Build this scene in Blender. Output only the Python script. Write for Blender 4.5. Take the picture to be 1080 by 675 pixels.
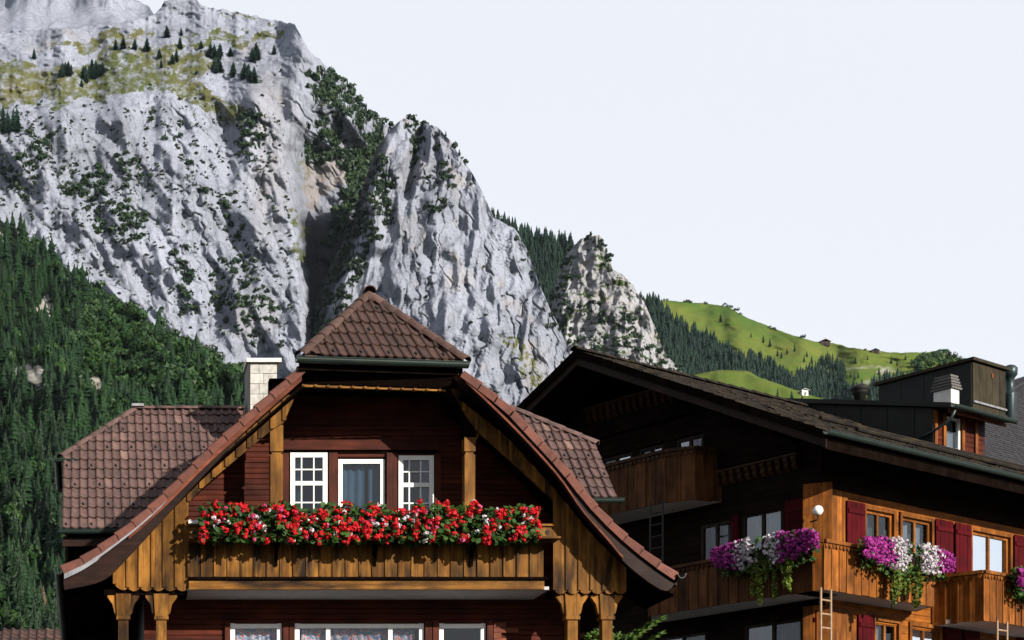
import bpy, bmesh, math, random
import numpy as np
from mathutils import Vector, Matrix

for o in list(bpy.data.objects):
    bpy.data.objects.remove(o)
SC = bpy.context.scene
COL = SC.collection
R = math.radians
rnd = random.Random(7)

# ------------------------------------------------------------------ camera
# level view camera, rising and shifted front: F is the focal length and (PX, PY)
# the foot of the optical axis, in pixels of the 1080 x 675 photograph
F, PX, PY, CAMH = 1810.0, 90.0, 930.0, 1.7
cam_d = bpy.data.cameras.new('camera')
cam = bpy.data.objects.new('camera', cam_d)
COL.objects.link(cam)
cam.location = (0, 0, CAMH)
cam.rotation_euler = (R(90), 0, 0)
cam_d.sensor_width = 36
cam_d.lens = 36 * F / 1080
cam_d.shift_x = (540 - PX) / 1080
cam_d.shift_y = (PY - 337.5) / 1080
cam_d.clip_start = 0.5
cam_d.clip_end = 30000
SC.camera = cam

# ------------------------------------------------------------------ sky, sun, exposure
SUN = Vector((0.74, -1.0, 0.48)).normalized()
SUN_EL = math.asin(SUN.z)
SUN_ROT = math.atan2(SUN.x, SUN.y)
world = bpy.data.worlds.new('World')
SC.world = world
world.use_nodes = True
wn, wl = world.node_tree.nodes, world.node_tree.links
wn.clear()
w_out = wn.new('ShaderNodeOutputWorld')
w_bg = wn.new('ShaderNodeBackground')
w_sky = wn.new('ShaderNodeTexSky')
w_sky.sky_type = 'NISHITA'
w_sky.sun_disc = False
w_sky.sun_elevation = SUN_EL
w_sky.sun_rotation = SUN_ROT
w_sky.altitude = 1000
w_sky.air_density = 1.0
w_sky.dust_density = 2.5
w_sky.ozone_density = 1.0
# thin, even veil of high white cloud over the blue
w_mix = wn.new('ShaderNodeMix'); w_mix.data_type = 'RGBA'
w_tc = wn.new('ShaderNodeTexCoord')
w_no = wn.new('ShaderNodeTexNoise'); w_no.inputs['Scale'].default_value = 2.2; w_no.inputs['Detail'].default_value = 5
w_mr = wn.new('ShaderNodeMapRange')
w_mr.inputs['To Min'].default_value = 0.84; w_mr.inputs['To Max'].default_value = 0.97
wl.new(w_tc.outputs['Generated'], w_no.inputs['Vector'])
wl.new(w_no.outputs['Fac'], w_mr.inputs['Value'])
w_sp = wn.new('ShaderNodeSeparateXYZ'); wl.new(w_tc.outputs['Generated'], w_sp.inputs[0])
w_el = wn.new('ShaderNodeMapRange'); w_el.interpolation_type = 'SMOOTHSTEP'      # the veil is thinned overhead to weaken the fill light
for k_, x_ in zip(('From Min','From Max','To Min','To Max'), (.45, 1.0, 1.0, .55)): w_el.inputs[k_].default_value = x_
wl.new(w_sp.outputs['Z'], w_el.inputs['Value'])
w_mu = wn.new('ShaderNodeMath'); w_mu.operation = 'MULTIPLY'
wl.new(w_mr.outputs['Result'], w_mu.inputs[0]); wl.new(w_el.outputs['Result'], w_mu.inputs[1])
wl.new(w_mu.outputs[0], w_mix.inputs['Factor'])
wl.new(w_sky.outputs['Color'], w_mix.inputs['A'])
w_mix.inputs['B'].default_value = (3.95, 4.02, 4.26, 1)
wl.new(w_mix.outputs['Result'], w_bg.inputs['Color'])
w_bg.inputs['Strength'].default_value = 0.1
wl.new(w_bg.outputs['Background'], w_out.inputs['Surface'])

sun_d = bpy.data.lights.new('sun', 'SUN')
sun_d.energy = 5.0
sun_d.angle = R(0.53)
sun_d.color = (1.0, 0.93, 0.82)
sun = bpy.data.objects.new('sun', sun_d)
COL.objects.link(sun)
sun.rotation_euler = SUN.to_track_quat('Z', 'Y').to_euler()
sun.location = (40, -60, 60)

SC.view_settings.view_transform = 'Standard'
SC.view_settings.look = 'None'
SC.view_settings.gamma = 1.0
SC.view_settings.exposure = 1.2
SC.view_settings.use_curve_mapping = False
SC.render.engine = 'CYCLES'
SC.cycles.max_bounces = 5
SC.cycles.diffuse_bounces = 2
SC.cycles.transparent_max_bounces = 12

# ------------------------------------------------------------------ helpers
def W(px, py, Y):
    """photo pixel at depth Y -> world point"""
    return Vector(((px - PX) / F * Y, Y, CAMH + (PY - py) / F * Y))
def Xp(px, Y): return (px - PX) / F * Y
def Zp(py, Y): return CAMH + (PY - py) / F * Y

class MB:
    def __init__(s): s.v = []; s.f = []
    def add(s, vs, fs):
        b = len(s.v)
        s.v.extend([tuple(v) for v in vs]); s.f.extend([tuple(i + b for i in f) for f in fs])
        return s
    def hexa(s, p):   # p: bottom ring 4, top ring 4
        return s.add(p, [(3,2,1,0),(4,5,6,7),(0,1,5,4),(1,2,6,5),(2,3,7,6),(3,0,4,7)])
    def box(s, x0, x1, y0, y1, z0, z1):
        return s.hexa([(x0,y0,z0),(x1,y0,z0),(x1,y1,z0),(x0,y1,z0),(x0,y0,z1),(x1,y0,z1),(x1,y1,z1),(x0,y1,z1)])
    def prism(s, poly, vec):
        n = len(poly); vec = Vector(vec); a = [Vector(p) for p in poly]; b = [p + vec for p in a]
        return s.add(a + b, [tuple(range(n))[::-1], tuple(range(n, 2*n))] + [(i, (i+1) % n, n + (i+1) % n, n + i) for i in range(n)])
    def fbox(s, fr, s0, s1, d0, d1, z0, z1):   # box in a facade frame
        return s.hexa([fr(s0,d1,z0),fr(s1,d1,z0),fr(s1,d0,z0),fr(s0,d0,z0),fr(s0,d1,z1),fr(s1,d1,z1),fr(s1,d0,z1),fr(s0,d0,z1)])
    def tube(s, path, rad, n=8, cap=True):
        path = [Vector(p) for p in path]; rings = []
        rads = rad if isinstance(rad, (list, tuple)) else [rad] * len(path)
        for i, p in enumerate(path):
            t = (path[min(i+1, len(path)-1)] - path[max(i-1, 0)]).normalized()
            up = Vector((0,0,1)) if abs(t.z) < .9 else Vector((1,0,0))
            a = t.cross(up).normalized(); b = t.cross(a).normalized()
            rings.append([p + (a*math.cos(2*math.pi*k/n) + b*math.sin(2*math.pi*k/n)) * rads[i] for k in range(n)])
        vs = [v for r in rings for v in r]; fs = []
        for i in range(len(path)-1):
            for k in range(n):
                fs.append((i*n+k, i*n+(k+1) % n, (i+1)*n+(k+1) % n, (i+1)*n+k))
        if cap: fs += [tuple(range(n))[::-1], tuple(range((len(path)-1)*n, len(path)*n))]
        return s.add(vs, fs)
    def lathe(s, c, prof, n=14):
        c = Vector(c)
        s.tube([c + Vector((0,0,z)) for r, z in prof], [r for r, z in prof], n)
        return s
    def ribbon(s, a, b, vec):  # solid between two polylines, given thickness vector
        vec = Vector(vec); n = len(a)
        vs = [Vector(p) for p in a] + [Vector(p) for p in b] + [Vector(p)+vec for p in a] + [Vector(p)+vec for p in b]
        fs = []
        for i in range(n-1):
            fs += [(i,i+1,n+i+1,n+i),(2*n+i,3*n+i,3*n+i+1,2*n+i+1),(i,2*n+i,2*n+i+1,i+1),(n+i,n+i+1,3*n+i+1,3*n+i)]
        fs += [(0,n,3*n,2*n),(n-1,3*n-1,4*n-1,2*n-1)]
        return s.add(vs, fs)
    def mesh(s, name, smooth=False):
        m = bpy.data.meshes.new(name); m.from_pydata(s.v, [], s.f); m.update()
        bm = bmesh.new(); bm.from_mesh(m); bmesh.ops.recalc_face_normals(bm, faces=bm.faces); bm.to_mesh(m); bm.free()
        if smooth: m.polygons.foreach_set('use_smooth', [True]*len(m.polygons))
        return m
    def build(s, name, mat, parent=None, smooth=False, label=None, kind=None):
        return link(name, s.mesh(name, smooth), mat, parent, label, kind)

def link(name, mesh, mat, parent=None, label=None, kind=None, M=None):
    o = bpy.data.objects.new(name, mesh); COL.objects.link(o)
    if mat is not None and mesh is not None and len(mesh.materials) == 0: mesh.materials.append(mat)
    if parent is not None:
        o.parent = parent
        w = parent
        while w.parent is not None: w = w.parent
        o.matrix_parent_inverse = Matrix.Translation(-w.location) if parent is w else Matrix.Identity(4)
        if parent is not w and parent.matrix_basis != Matrix.Identity(4):
            o.matrix_parent_inverse = parent.matrix_basis.inverted()
    if M is not None: o.matrix_basis = M
    if label: o['label'] = label
    if kind: o['kind'] = kind
    return o
def thing(name, loc, label, cat, group=None):
    o = bpy.data.objects.new(name, None); COL.objects.link(o); o.location = loc
    o.empty_display_size = .3
    return tag(o, label, cat, group)
def tag(o, label, cat, group=None, kind=None):
    o['label'] = label; o['category'] = cat
    if group: o['group'] = group
    if kind: o['kind'] = kind
    return o

# ------------------------------------------------------------------ materials
KA = .82
MATS = {}
def node_mat(name):
    m = bpy.data.materials.new(name); m.use_nodes = True
    nt = m.node_tree; b = nt.nodes['Principled BSDF']
    MATS[name] = m
    return m, nt.nodes, nt.links, b
def ramp(N, stops, interp='LINEAR'):
    r = N.new('ShaderNodeValToRGB'); e = r.color_ramp.elements; r.color_ramp.interpolation = interp
    e[0].position = stops[0][0]; e[0].color = (*stops[0][1], 1)
    e[1].position = stops[-1][0]; e[1].color = (*stops[-1][1], 1)
    for p, c in stops[1:-1]:
        k = e.new(p); k.color = (*c, 1)
    return r
def noise(N, L, vec, scale, detail=4, rough=.55, dist=0):
    n = N.new('ShaderNodeTexNoise'); n.inputs['Scale'].default_value = scale; n.inputs['Detail'].default_value = detail
    n.inputs['Roughness'].default_value = rough; n.inputs['Distortion'].default_value = dist
    if vec is not None: L.new(vec, n.inputs['Vector'])
    return n
def mapping(N, L, vec, scale=(1,1,1), rot=(0,0,0)):
    m = N.new('ShaderNodeMapping'); m.inputs['Scale'].default_value = scale; m.inputs['Rotation'].default_value = rot
    L.new(vec, m.inputs['Vector']); return m.outputs['Vector']
def mixc(N, L, fac, a, b, mode='MIX'):
    m = N.new('ShaderNodeMix'); m.data_type = 'RGBA'; m.blend_type = mode
    for k, v in (('Factor', fac), ('A', a), ('B', b)):
        if isinstance(v, (int, float)): m.inputs[k].default_value = v
        elif isinstance(v, tuple): m.inputs[k].default_value = (*v, 1)
        else: L.new(v, m.inputs[k])
    return m.outputs['Result']
def math_n(N, L, op, a, b=None, clamp=False):
    m = N.new('ShaderNodeMath'); m.operation = op; m.use_clamp = clamp
    for i, v in enumerate((a, b)):
        if v is None: continue
        if isinstance(v, (int, float)): m.inputs[i].default_value = v
        else: L.new(v, m.inputs[i])
    return m.outputs[0]
def maprange(N, L, v, a, b, c=0., d=1.):
    m = N.new('ShaderNodeMapRange'); L.new(v, m.inputs['Value'])
    for k, x in zip(('From Min','From Max','To Min','To Max'), (a,b,c,d)): m.inputs[k].default_value = x
    return m.outputs['Result']
def bump(N, L, b, h, strength=.3, dist=.02):
    n = N.new('ShaderNodeBump'); n.inputs['Strength'].default_value = strength; n.inputs['Distance'].default_value = dist
    L.new(h, n.inputs['Height']); L.new(n.outputs['Normal'], b.inputs['Normal'])
def obj_vec(N, L):
    """object coordinates shifted by a random amount for each object"""
    tc = N.new('ShaderNodeTexCoord'); oi = N.new('ShaderNodeObjectInfo')
    va = N.new('ShaderNodeVectorMath'); va.operation = 'MULTIPLY_ADD'
    cx = N.new('ShaderNodeCombineXYZ')
    for k in range(3): L.new(oi.outputs['Random'], cx.inputs[k])
    L.new(cx.outputs[0], va.inputs[0]); va.inputs[1].default_value = (37, 61, 23); L.new(tc.outputs['Object'], va.inputs[2])
    return va.outputs[0], oi.outputs['Random']

def wood(name, cols, axis='z', stain=(.02,.014,.01), stain_amt=.5, rough=.65, var=.35, spec=.06):
    m, N, L, b = node_mat(name)
    v, rn = obj_vec(N, L)
    sc = {'x': (.9, 16, 16), 'y': (16, .9, 16), 'z': (16, 16, .9), 'u': (1.2, 1.2, 22)}[axis]
    g = noise(N, L, mapping(N, L, v, sc), 1.0, 6, .6, .6)
    g2 = noise(N, L, mapping(N, L, v, tuple(max(.6, k * .18) for k in sc)), 1.4, 4)
    cr = ramp(N, [(.28, cols[0]), (.5, cols[1]), (.72, cols[2])]); L.new(g.outputs['Fac'], cr.inputs['Fac'])
    st = maprange(N, L, g2.outputs['Fac'], .44, .64)
    c = mixc(N, L, math_n(N, L, 'MULTIPLY', st, stain_amt), cr.outputs['Color'], stain)
    bl = noise(N, L, v, 2.6, 3)
    br = maprange(N, L, bl.outputs['Fac'], .3, .7, .6, 1.25)
    rr = maprange(N, L, rn, 0, 1, KA*(1 - var), KA*(1 + var * .6))
    mu = math_n(N, L, 'MULTIPLY', br, rr)
    cc = N.new('ShaderNodeVectorMath'); cc.operation = 'SCALE'; L.new(c, cc.inputs[0]); L.new(mu, cc.inputs['Scale'])
    L.new(cc.outputs[0], b.inputs['Base Color'])
    b.inputs['Roughness'].default_value = rough; b.inputs['Specular IOR Level'].default_value = spec
    bump(N, L, b, g.outputs['Fac'], .35, .01)
    return m
def plain(name, col, rough=.6, metal=0., var=.0, nscale=6., namt=.25, spec=.2, bumpy=0.):
    m, N, L, b = node_mat(name)
    v, rn = obj_vec(N, L)
    n = noise(N, L, v, nscale, 5)
    k = math_n(N, L, 'MULTIPLY', maprange(N, L, n.outputs['Fac'], .25, .75, 1 - namt, 1 + namt), maprange(N, L, rn, 0, 1, 1 - var, 1 + var))
    cc = N.new('ShaderNodeVectorMath'); cc.operation = 'SCALE'; cc.inputs[0].default_value = col; L.new(k, cc.inputs['Scale'])
    L.new(cc.outputs[0], b.inputs['Base Color'])
    b.inputs['Roughness'].default_value = rough; b.inputs['Metallic'].default_value = metal; b.inputs['Specular IOR Level'].default_value = spec
    if bumpy: bump(N, L, b, n.outputs['Fac'], bumpy, .02)
    return m
def tile_mat(name, a, b_, c, dirt):
    m, N, L, b = node_mat(name)
    v, rn = obj_vec(N, L)
    a, b_, c, dirt = [tuple(x*KA for x in q) for q in (a, b_, c, dirt)]
    cr = ramp(N, [(0, a), (.55, b_), (.9, b_), (1, c)]); L.new(rn, cr.inputs['Fac'])
    n = noise(N, L, v, 9, 6, .65); n2 = noise(N, L, v, 40, 3)
    ge = N.new('ShaderNodeNewGeometry'); nw = noise(N, L, mapping(N, L, ge.outputs['Position'], (2.2, .8, .8)), 1.0, 6, .65)
    col = mixc(N, L, maprange(N, L, n.outputs['Fac'], .46, .72, 0, .75), cr.outputs['Color'], dirt)
    col = mixc(N, L, maprange(N, L, n2.outputs['Fac'], .55, .75, 0, .35), col, c)
    col = mixc(N, L, maprange(N, L, nw.outputs['Fac'], .5, .72, 0, .7), col, dirt)
    L.new(col, b.inputs['Base Color']); b.inputs['Roughness'].default_value = .75; b.inputs['Specular IOR Level'].default_value = .12
    bump(N, L, b, n.outputs['Fac'], .3, .01)
    return m
def leaf_mat(name, c1, c2, trans=.25, scale=1.5, rand=True):
    m, N, L, b = node_mat(name)
    v, rn = obj_vec(N, L)
    c1, c2 = [tuple(x*KA for x in q) for q in (c1, c2)]
    n = noise(N, L, v, scale, 4)
    col = mixc(N, L, maprange(N, L, n.outputs['Fac'], .35, .65), c1, c2)
    if rand:
        cc = N.new('ShaderNodeVectorMath'); cc.operation = 'SCALE'; L.new(col, cc.inputs[0]); L.new(maprange(N, L, rn, 0, 1, .65, 1.3), cc.inputs['Scale']); col = cc.outputs[0]
    L.new(col, b.inputs['Base Color']); b.inputs['Roughness'].default_value = .6; b.inputs['Specular IOR Level'].default_value = .2
    if trans:
        t = N.new('ShaderNodeBsdfTranslucent'); L.new(col, t.inputs['Color'])
        mx = N.new('ShaderNodeMixShader'); mx.inputs['Fac'].default_value = trans
        L.new(b.outputs[0], mx.inputs[1]); L.new(t.outputs[0], mx.inputs[2])
        L.new(mx.outputs[0], N['Material Output'].inputs['Surface'])
    return m
def glass_mat(name, tint=(.75,.85,.9), gl=.35):
    m, N, L, b = node_mat(name)
    N.remove(b)
    tr = N.new('ShaderNodeBsdfTransparent'); tr.inputs['Color'].default_value = (*tint, 1)
    g = N.new('ShaderNodeBsdfGlossy'); g.inputs['Roughness'].default_value = .03; g.inputs['Color'].default_value = (.9,.95,1,1)
    fr = N.new('ShaderNodeFresnel'); fr.inputs['IOR'].default_value = 1.5
    k = math_n(N, L, 'ADD', math_n(N, L, 'MULTIPLY', fr.outputs[0], .9), gl * .05)
    mx = N.new('ShaderNodeMixShader'); L.new(k, mx.inputs['Fac']); L.new(tr.outputs[0], mx.inputs[1]); L.new(g.outputs[0], mx.inputs[2])
    L.new(mx.outputs[0], N['Material Output'].inputs['Surface'])
    return m

M_plank = wood('weathered_pine', [(.075,.030,.006), (.165,.070,.012), (.25,.118,.026)], 'z', (.013,.0075,.0045), .95, .6, .40)
M_plankx = wood('weathered_beam', [(.08,.032,.007), (.17,.072,.013), (.24,.115,.026)], 'x', (.014,.008,.005), .97, .6, .3)
M_post = wood('golden_post', [(.12,.050,.010), (.19,.082,.015), (.25,.115,.024)], 'z', (.03,.014,.007), .7, .55, .25)
M_redwall = wood('red_brown_boards', [(.032,.0068,.0042), (.058,.012,.0064), (.088,.020,.010)], 'x', (.016,.006,.005), .6, .6, .15)
M_redpost = wood('red_brown_post', [(.035,.009,.006), (.06,.015,.009), (.085,.022,.012)], 'z', (.02,.008,.006), .5, .6, .2)
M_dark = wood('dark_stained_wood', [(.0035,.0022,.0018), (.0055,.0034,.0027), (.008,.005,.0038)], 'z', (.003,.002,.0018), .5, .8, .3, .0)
M_darkx = wood('dark_stained_beam', [(.0035,.0022,.0018), (.0055,.0034,.0027), (.008,.005,.0038)], 'x', (.003,.002,.0018), .5, .8, .3, .0)
M_barge = wood('dark_barge_board', [(.011,.0045,.0034), (.018,.0075,.0055), (.028,.012,.0085)], 'x', (.012,.008,.008), .6, .5, .2)
M_redtrim = wood('red_trim_board', [(.085,.022,.012), (.13,.038,.02), (.17,.055,.03)], 'x', (.06,.02,.012), .5, .5, .2)
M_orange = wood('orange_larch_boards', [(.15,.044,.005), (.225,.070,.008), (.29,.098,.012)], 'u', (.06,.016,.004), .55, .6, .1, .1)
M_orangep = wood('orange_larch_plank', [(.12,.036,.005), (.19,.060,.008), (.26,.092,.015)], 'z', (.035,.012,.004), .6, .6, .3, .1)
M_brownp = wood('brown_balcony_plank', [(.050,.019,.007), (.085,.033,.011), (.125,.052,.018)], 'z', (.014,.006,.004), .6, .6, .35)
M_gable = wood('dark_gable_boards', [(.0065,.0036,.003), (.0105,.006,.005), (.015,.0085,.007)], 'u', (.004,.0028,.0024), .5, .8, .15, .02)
M_frieze = wood('carved_frieze_wood', [(.03,.014,.006), (.048,.022,.009), (.07,.034,.013)], 'z', (.014,.007,.005), .5, .6, .2)
M_shut = wood('dark_red_shutter', [(.036,.0007,.002), (.054,.001,.0033), (.068,.0016,.005)], 'z', (.025,.0006,.0015), .4, .7, .15, .06)
M_tile = tile_mat('pinkish_clay_tile', (.070,.042,.038), (.100,.059,.053), (.18,.11,.092), (.034,.027,.027))
M_tile2 = tile_mat('brown_clay_tile', (.042,.024,.020), (.064,.036,.030), (.11,.064,.053), (.022,.017,.017))
M_verge = tile_mat('red_verge_tile', (.090,.034,.025), (.120,.044,.031), (.15,.06,.045), (.05,.024,.02))
M_white = plain('white_paint', (.55,.55,.54), .4, namt=.08)
M_stone = plain('pale_limestone_block', (.27,.262,.245), .85, var=.12, nscale=9, namt=.3, bumpy=.5)
M_gutter = plain('dark_green_gutter', (.010,.017,.0145), .4, 0, nscale=3, spec=.3)
M_flash = plain('light_metal_flashing', (.17,.17,.18), .4, .5, nscale=7, namt=.35)
M_slab = plain('grey_painted_soffit', (.30,.29,.29), .8, nscale=3, namt=.15)
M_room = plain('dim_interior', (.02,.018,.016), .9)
M_curt = plain('pale_blue_curtain', (.035,.055,.080), .9, nscale=3, namt=.2)
M_curtw = plain('white_curtain', (.09,.09,.10), .9, nscale=3, namt=.15)
M_iron = plain('black_iron', (.008,.008,.009), .5, 0, spec=.2)
M_alu = plain('weathered_ladder_wood', (.20,.13,.08), .6, nscale=9)
M_glass = glass_mat('window_glass')
M_metal = plain('dull_dark_sheet_metal', (.0085,.0085,.008), .6, 0, nscale=2, namt=.35, spec=.15)
M_box = wood('brown_metal_cladding', [(.017,.014,.008), (.026,.021,.012), (.036,.028,.015)], 'z', (.03,.022,.014), .5, .5, .25)
M_conc = plain('pale_concrete', (.40,.39,.37), .8, nscale=5, namt=.15)
M_lamp = plain('white_globe_glass', (.6,.6,.6), .25, namt=.03)
M_red = leaf_mat('red_geranium', (.34,.003,.005), (.50,.008,.014), .12, 9, False)
M_pink = leaf_mat('pink_geranium', (.36,.02,.09), (.48,.08,.18), .2, 9, False)
M_wflow = leaf_mat('white_blossom', (.42,.38,.43), (.55,.50,.53), .2, 9, False)
M_purp = leaf_mat('purple_petunia', (.22,.012,.16), (.38,.04,.27), .2, 9, False)
M_leaf = leaf_mat('geranium_leaf', (.010,.034,.005), (.038,.085,.012), .2, 5)
M_trail = leaf_mat('trailing_leaf', (.06,.10,.010), (.15,.19,.025), .3, 6)
# floral curtain
m_, N_, L_, b_ = node_mat('floral_curtain')
v_, r_ = obj_vec(N_, L_)
vo = N_.new('ShaderNodeTexVoronoi'); vo.inputs['Scale'].default_value = 14; L_.new(v_, vo.inputs['Vector'])
cr_ = ramp(N_, [(0, (.50,.03,.03)), (.3, (.42,.07,.06)), (.42, (.40,.32,.30)), (.6, (.12,.12,.17)), (1, (.04,.06,.14))]); L_.new(vo.outputs['Distance'], cr_.inputs['Fac'])
L_.new(cr_.outputs['Color'], b_.inputs['Base Color']); b_.inputs['Roughness'].default_value = .9
M_floral = m_
# weathered shingle
def shingle_mat(name, c1, c2, moss, amt):
    m, N, L, b = node_mat(name)
    v, rn = obj_vec(N, L)
    n = noise(N, L, v, 2.4, 5); n2 = noise(N, L, v, 14, 4); n3 = noise(N, L, v, .7, 3)
    c = mixc(N, L, maprange(N, L, n2.outputs['Fac'], .3, .7), c1, c2)
    c = mixc(N, L, math_n(N, L, 'MULTIPLY', maprange(N, L, n.outputs['Fac'], .5, .68), amt), c, moss)
    L.new(c, b.inputs['Base Color']); b.inputs['Roughness'].default_value = .9; b.inputs['Specular IOR Level'].default_value = .06
    bump(N, L, b, n2.outputs['Fac'], .5, .02)
    return m
M_shing = shingle_mat('mossy_brown_shingle', (.007,.0058,.0052), (.016,.013,.0115), (.04,.030,.014), .45)
M_slate = shingle_mat('grey_violet_shingle', (.018,.018,.021), (.040,.038,.044), (.024,.022,.023), .5)
# ------------------------------------------------------------------ noise on arrays
_perm = np.random.RandomState(11).permutation(4096)
_ga = np.random.RandomState(5).rand(4096) * 2 * np.pi
_gx, _gy = np.cos(_ga), np.sin(_ga)
def pn(x, y, seed=0):
    x = np.asarray(x, float) + seed * 17.37; y = np.asarray(y, float) + seed * 9.13
    xi, yi = np.floor(x).astype(int), np.floor(y).astype(int); xf, yf = x - xi, y - yi
    def g(i, j):
        h = _perm[(_perm[i & 4095] + j) & 4095]; return _gx[h], _gy[h]
    u = xf**3 * (xf * (xf * 6 - 15) + 10); v = yf**3 * (yf * (yf * 6 - 15) + 10)
    a, b = g(xi, yi); n00 = a*xf + b*yf
    a, b = g(xi+1, yi); n10 = a*(xf-1) + b*yf
    a, b = g(xi, yi+1); n01 = a*xf + b*(yf-1)
    a, b = g(xi+1, yi+1); n11 = a*(xf-1) + b*(yf-1)
    return ((n00*(1-u) + n10*u)*(1-v) + (n01*(1-u) + n11*u)*v) * 1.5
def fbm(x, y, o=4, seed=0, gain=.5):
    s, a, t = 0, 1, 0
    for k in range(o):
        s = s + a * pn(x * 2**k, y * 2**k, seed + k); t += a; a *= gain
    return s / t
def ridged(x, y, o=4, seed=0, gain=.5):
    s, a, t = 0, 1, 0
    for k in range(o):
        s = s + a * (1 - 2 * np.abs(pn(x * 2**k, y * 2**k, seed + k))); t += a; a *= gain
    return s / t
def sstep(a, b, x):
    t = np.clip((x - a) / (b - a), 0, 1); return t*t*(3-2*t)
def inpoly(x, y, poly):
    x = np.asarray(x, float); y = np.asarray(y, float); r = np.zeros(x.shape, bool); n = len(poly)
    for i in range(n):
        x0, y0 = poly[i]; x1, y1 = poly[(i+1) % n]
        if y0 == y1: continue
        c = ((y0 > y) != (y1 > y)) & (x < (x1-x0) * (y-y0) / (y1-y0) + x0)
        r ^= c
    return r
def L1(pts, x): 
    a = np.array(pts, float); return np.interp(x, a[:,0], a[:,1])
def Lx(pts, y):   # x of an edge given as (x, y) points, looked up by y
    a = np.array(sorted(pts, key=lambda p: p[1]), float); return np.interp(y, a[:,1], a[:,0])
def dist_line(x, y, pts):
    d = np.full(np.shape(x), 1e9)
    for (x0, y0), (x1, y1) in zip(pts[:-1], pts[1:]):
        dx, dy = x1-x0, y1-y0; t = np.clip(((x-x0)*dx + (y-y0)*dy) / (dx*dx+dy*dy), 0, 1)
        d = np.minimum(d, np.hypot(x-x0-t*dx, y-y0-t*dy))
    return d

class Mass:
    """a mountain body: a surface of true distances, each bearing's profile climbing at a given
    slope, with ribs and gullies, a falling back side and a foot that reaches the valley floor"""
    def __init__(s, name, mat, x0, x1, top, ybot, D0, slope, nx, ny, disp=None, attrs=None, jag=1.5, back=260):
        px = np.linspace(x0, x1, nx)
        yt = L1(top, px) + jag * fbm(px/7., px*0, 3, 3) * 1.6
        yt = np.minimum(yt, ybot - 4)
        v = np.linspace(0, 1, ny)[:, None]
        P = np.repeat(px[None, :], ny, 0); Q = ybot + (yt[None, :] - ybot) * v
        t = (PY - Q) / F
        tan = np.tan(np.radians(slope(P, Q)))
        D = np.empty_like(P); D[0] = D0(px) if callable(D0) else D0
        for i in range(1, ny):
            dt = t[i] - t[i-1]
            D[i] = D[i-1] * (1 + dt / np.maximum(tan[i] - t[i], .16))
        if disp is not None: D = D + disp(P, Q)
        s.px, s.yt, s.ybot, s.ny, s.D, s.P, s.Q, s.nx, s.x0, s.x1 = px, yt, ybot, ny, D, P, Q, nx, x0, x1
        X = (P - PX) / F * D; Z = CAMH + t * D; Y = D
        # back side and foot rows
        rows = [(X[0] * .80, Y[0] * .80, Z[0] * 0 - 3)]
        body = [(X[i], Y[i], Z[i]) for i in range(ny)]
        h = Z[-1]
        bk = [(X[-1] + 0*h, Y[-1] + back*.15, h - back*.10), (X[-1], Y[-1] + back, h * .55), (X[-1], Y[-1] + back*2.2, h*0 - 3)]
        allr = rows + body + bk
        V = np.stack([np.stack(r, -1) for r in allr], 0); ns = V.shape[0]
        idx = np.arange(ns * nx).reshape(ns, nx)
        Fc = np.stack([idx[:-1,:-1], idx[:-1,1:], idx[1:,1:], idx[1:,:-1]], -1).reshape(-1, 4)
        me = bpy.data.meshes.new(name)
        me.vertices.add(ns * nx); me.vertices.foreach_set('co', V.reshape(-1).astype(np.float32))
        me.loops.add(Fc.size); me.loops.foreach_set('vertex_index', Fc.reshape(-1).astype(np.int32))
        me.polygons.add(len(Fc)); me.polygons.foreach_set('loop_start', np.arange(0, Fc.size, 4, dtype=np.int32))
        me.update(); me.validate()
        if attrs:
            for k, fn in attrs.items():
                A = fn(P, Q); A = np.concatenate([A[:1], A, A[-1:], A[-1:], A[-1:]], 0)
                at = me.attributes.new(k, 'FLOAT', 'POINT'); at.data.foreach_set('value', A.reshape(-1).astype(np.float32))
        s.o = link(name, me, mat); s.o['kind'] = 'structure'
    def at(s, x, y):
        x = np.asarray(x, float); y = np.asarray(y, float)
        fx = np.clip((x - s.x0) / (s.x1 - s.x0) * (s.nx - 1), 0, s.nx - 1.001); i = fx.astype(int); a = fx - i
        ytop = s.yt[i] * (1-a) + s.yt[i+1] * a
        fv = np.clip((y - s.ybot) / (ytop - s.ybot) * (s.ny - 1), 0, s.ny - 1.001); j = fv.astype(int); b = fv - j
        D = (s.D[j,i]*(1-a) + s.D[j,i+1]*a)*(1-b) + (s.D[j+1,i]*(1-a) + s.D[j+1,i+1]*a)*b
        yy = np.maximum(y, ytop)
        return np.stack([(x-PX)/F*D, D, CAMH + (PY-yy)/F*D], -1), ytop

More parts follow.
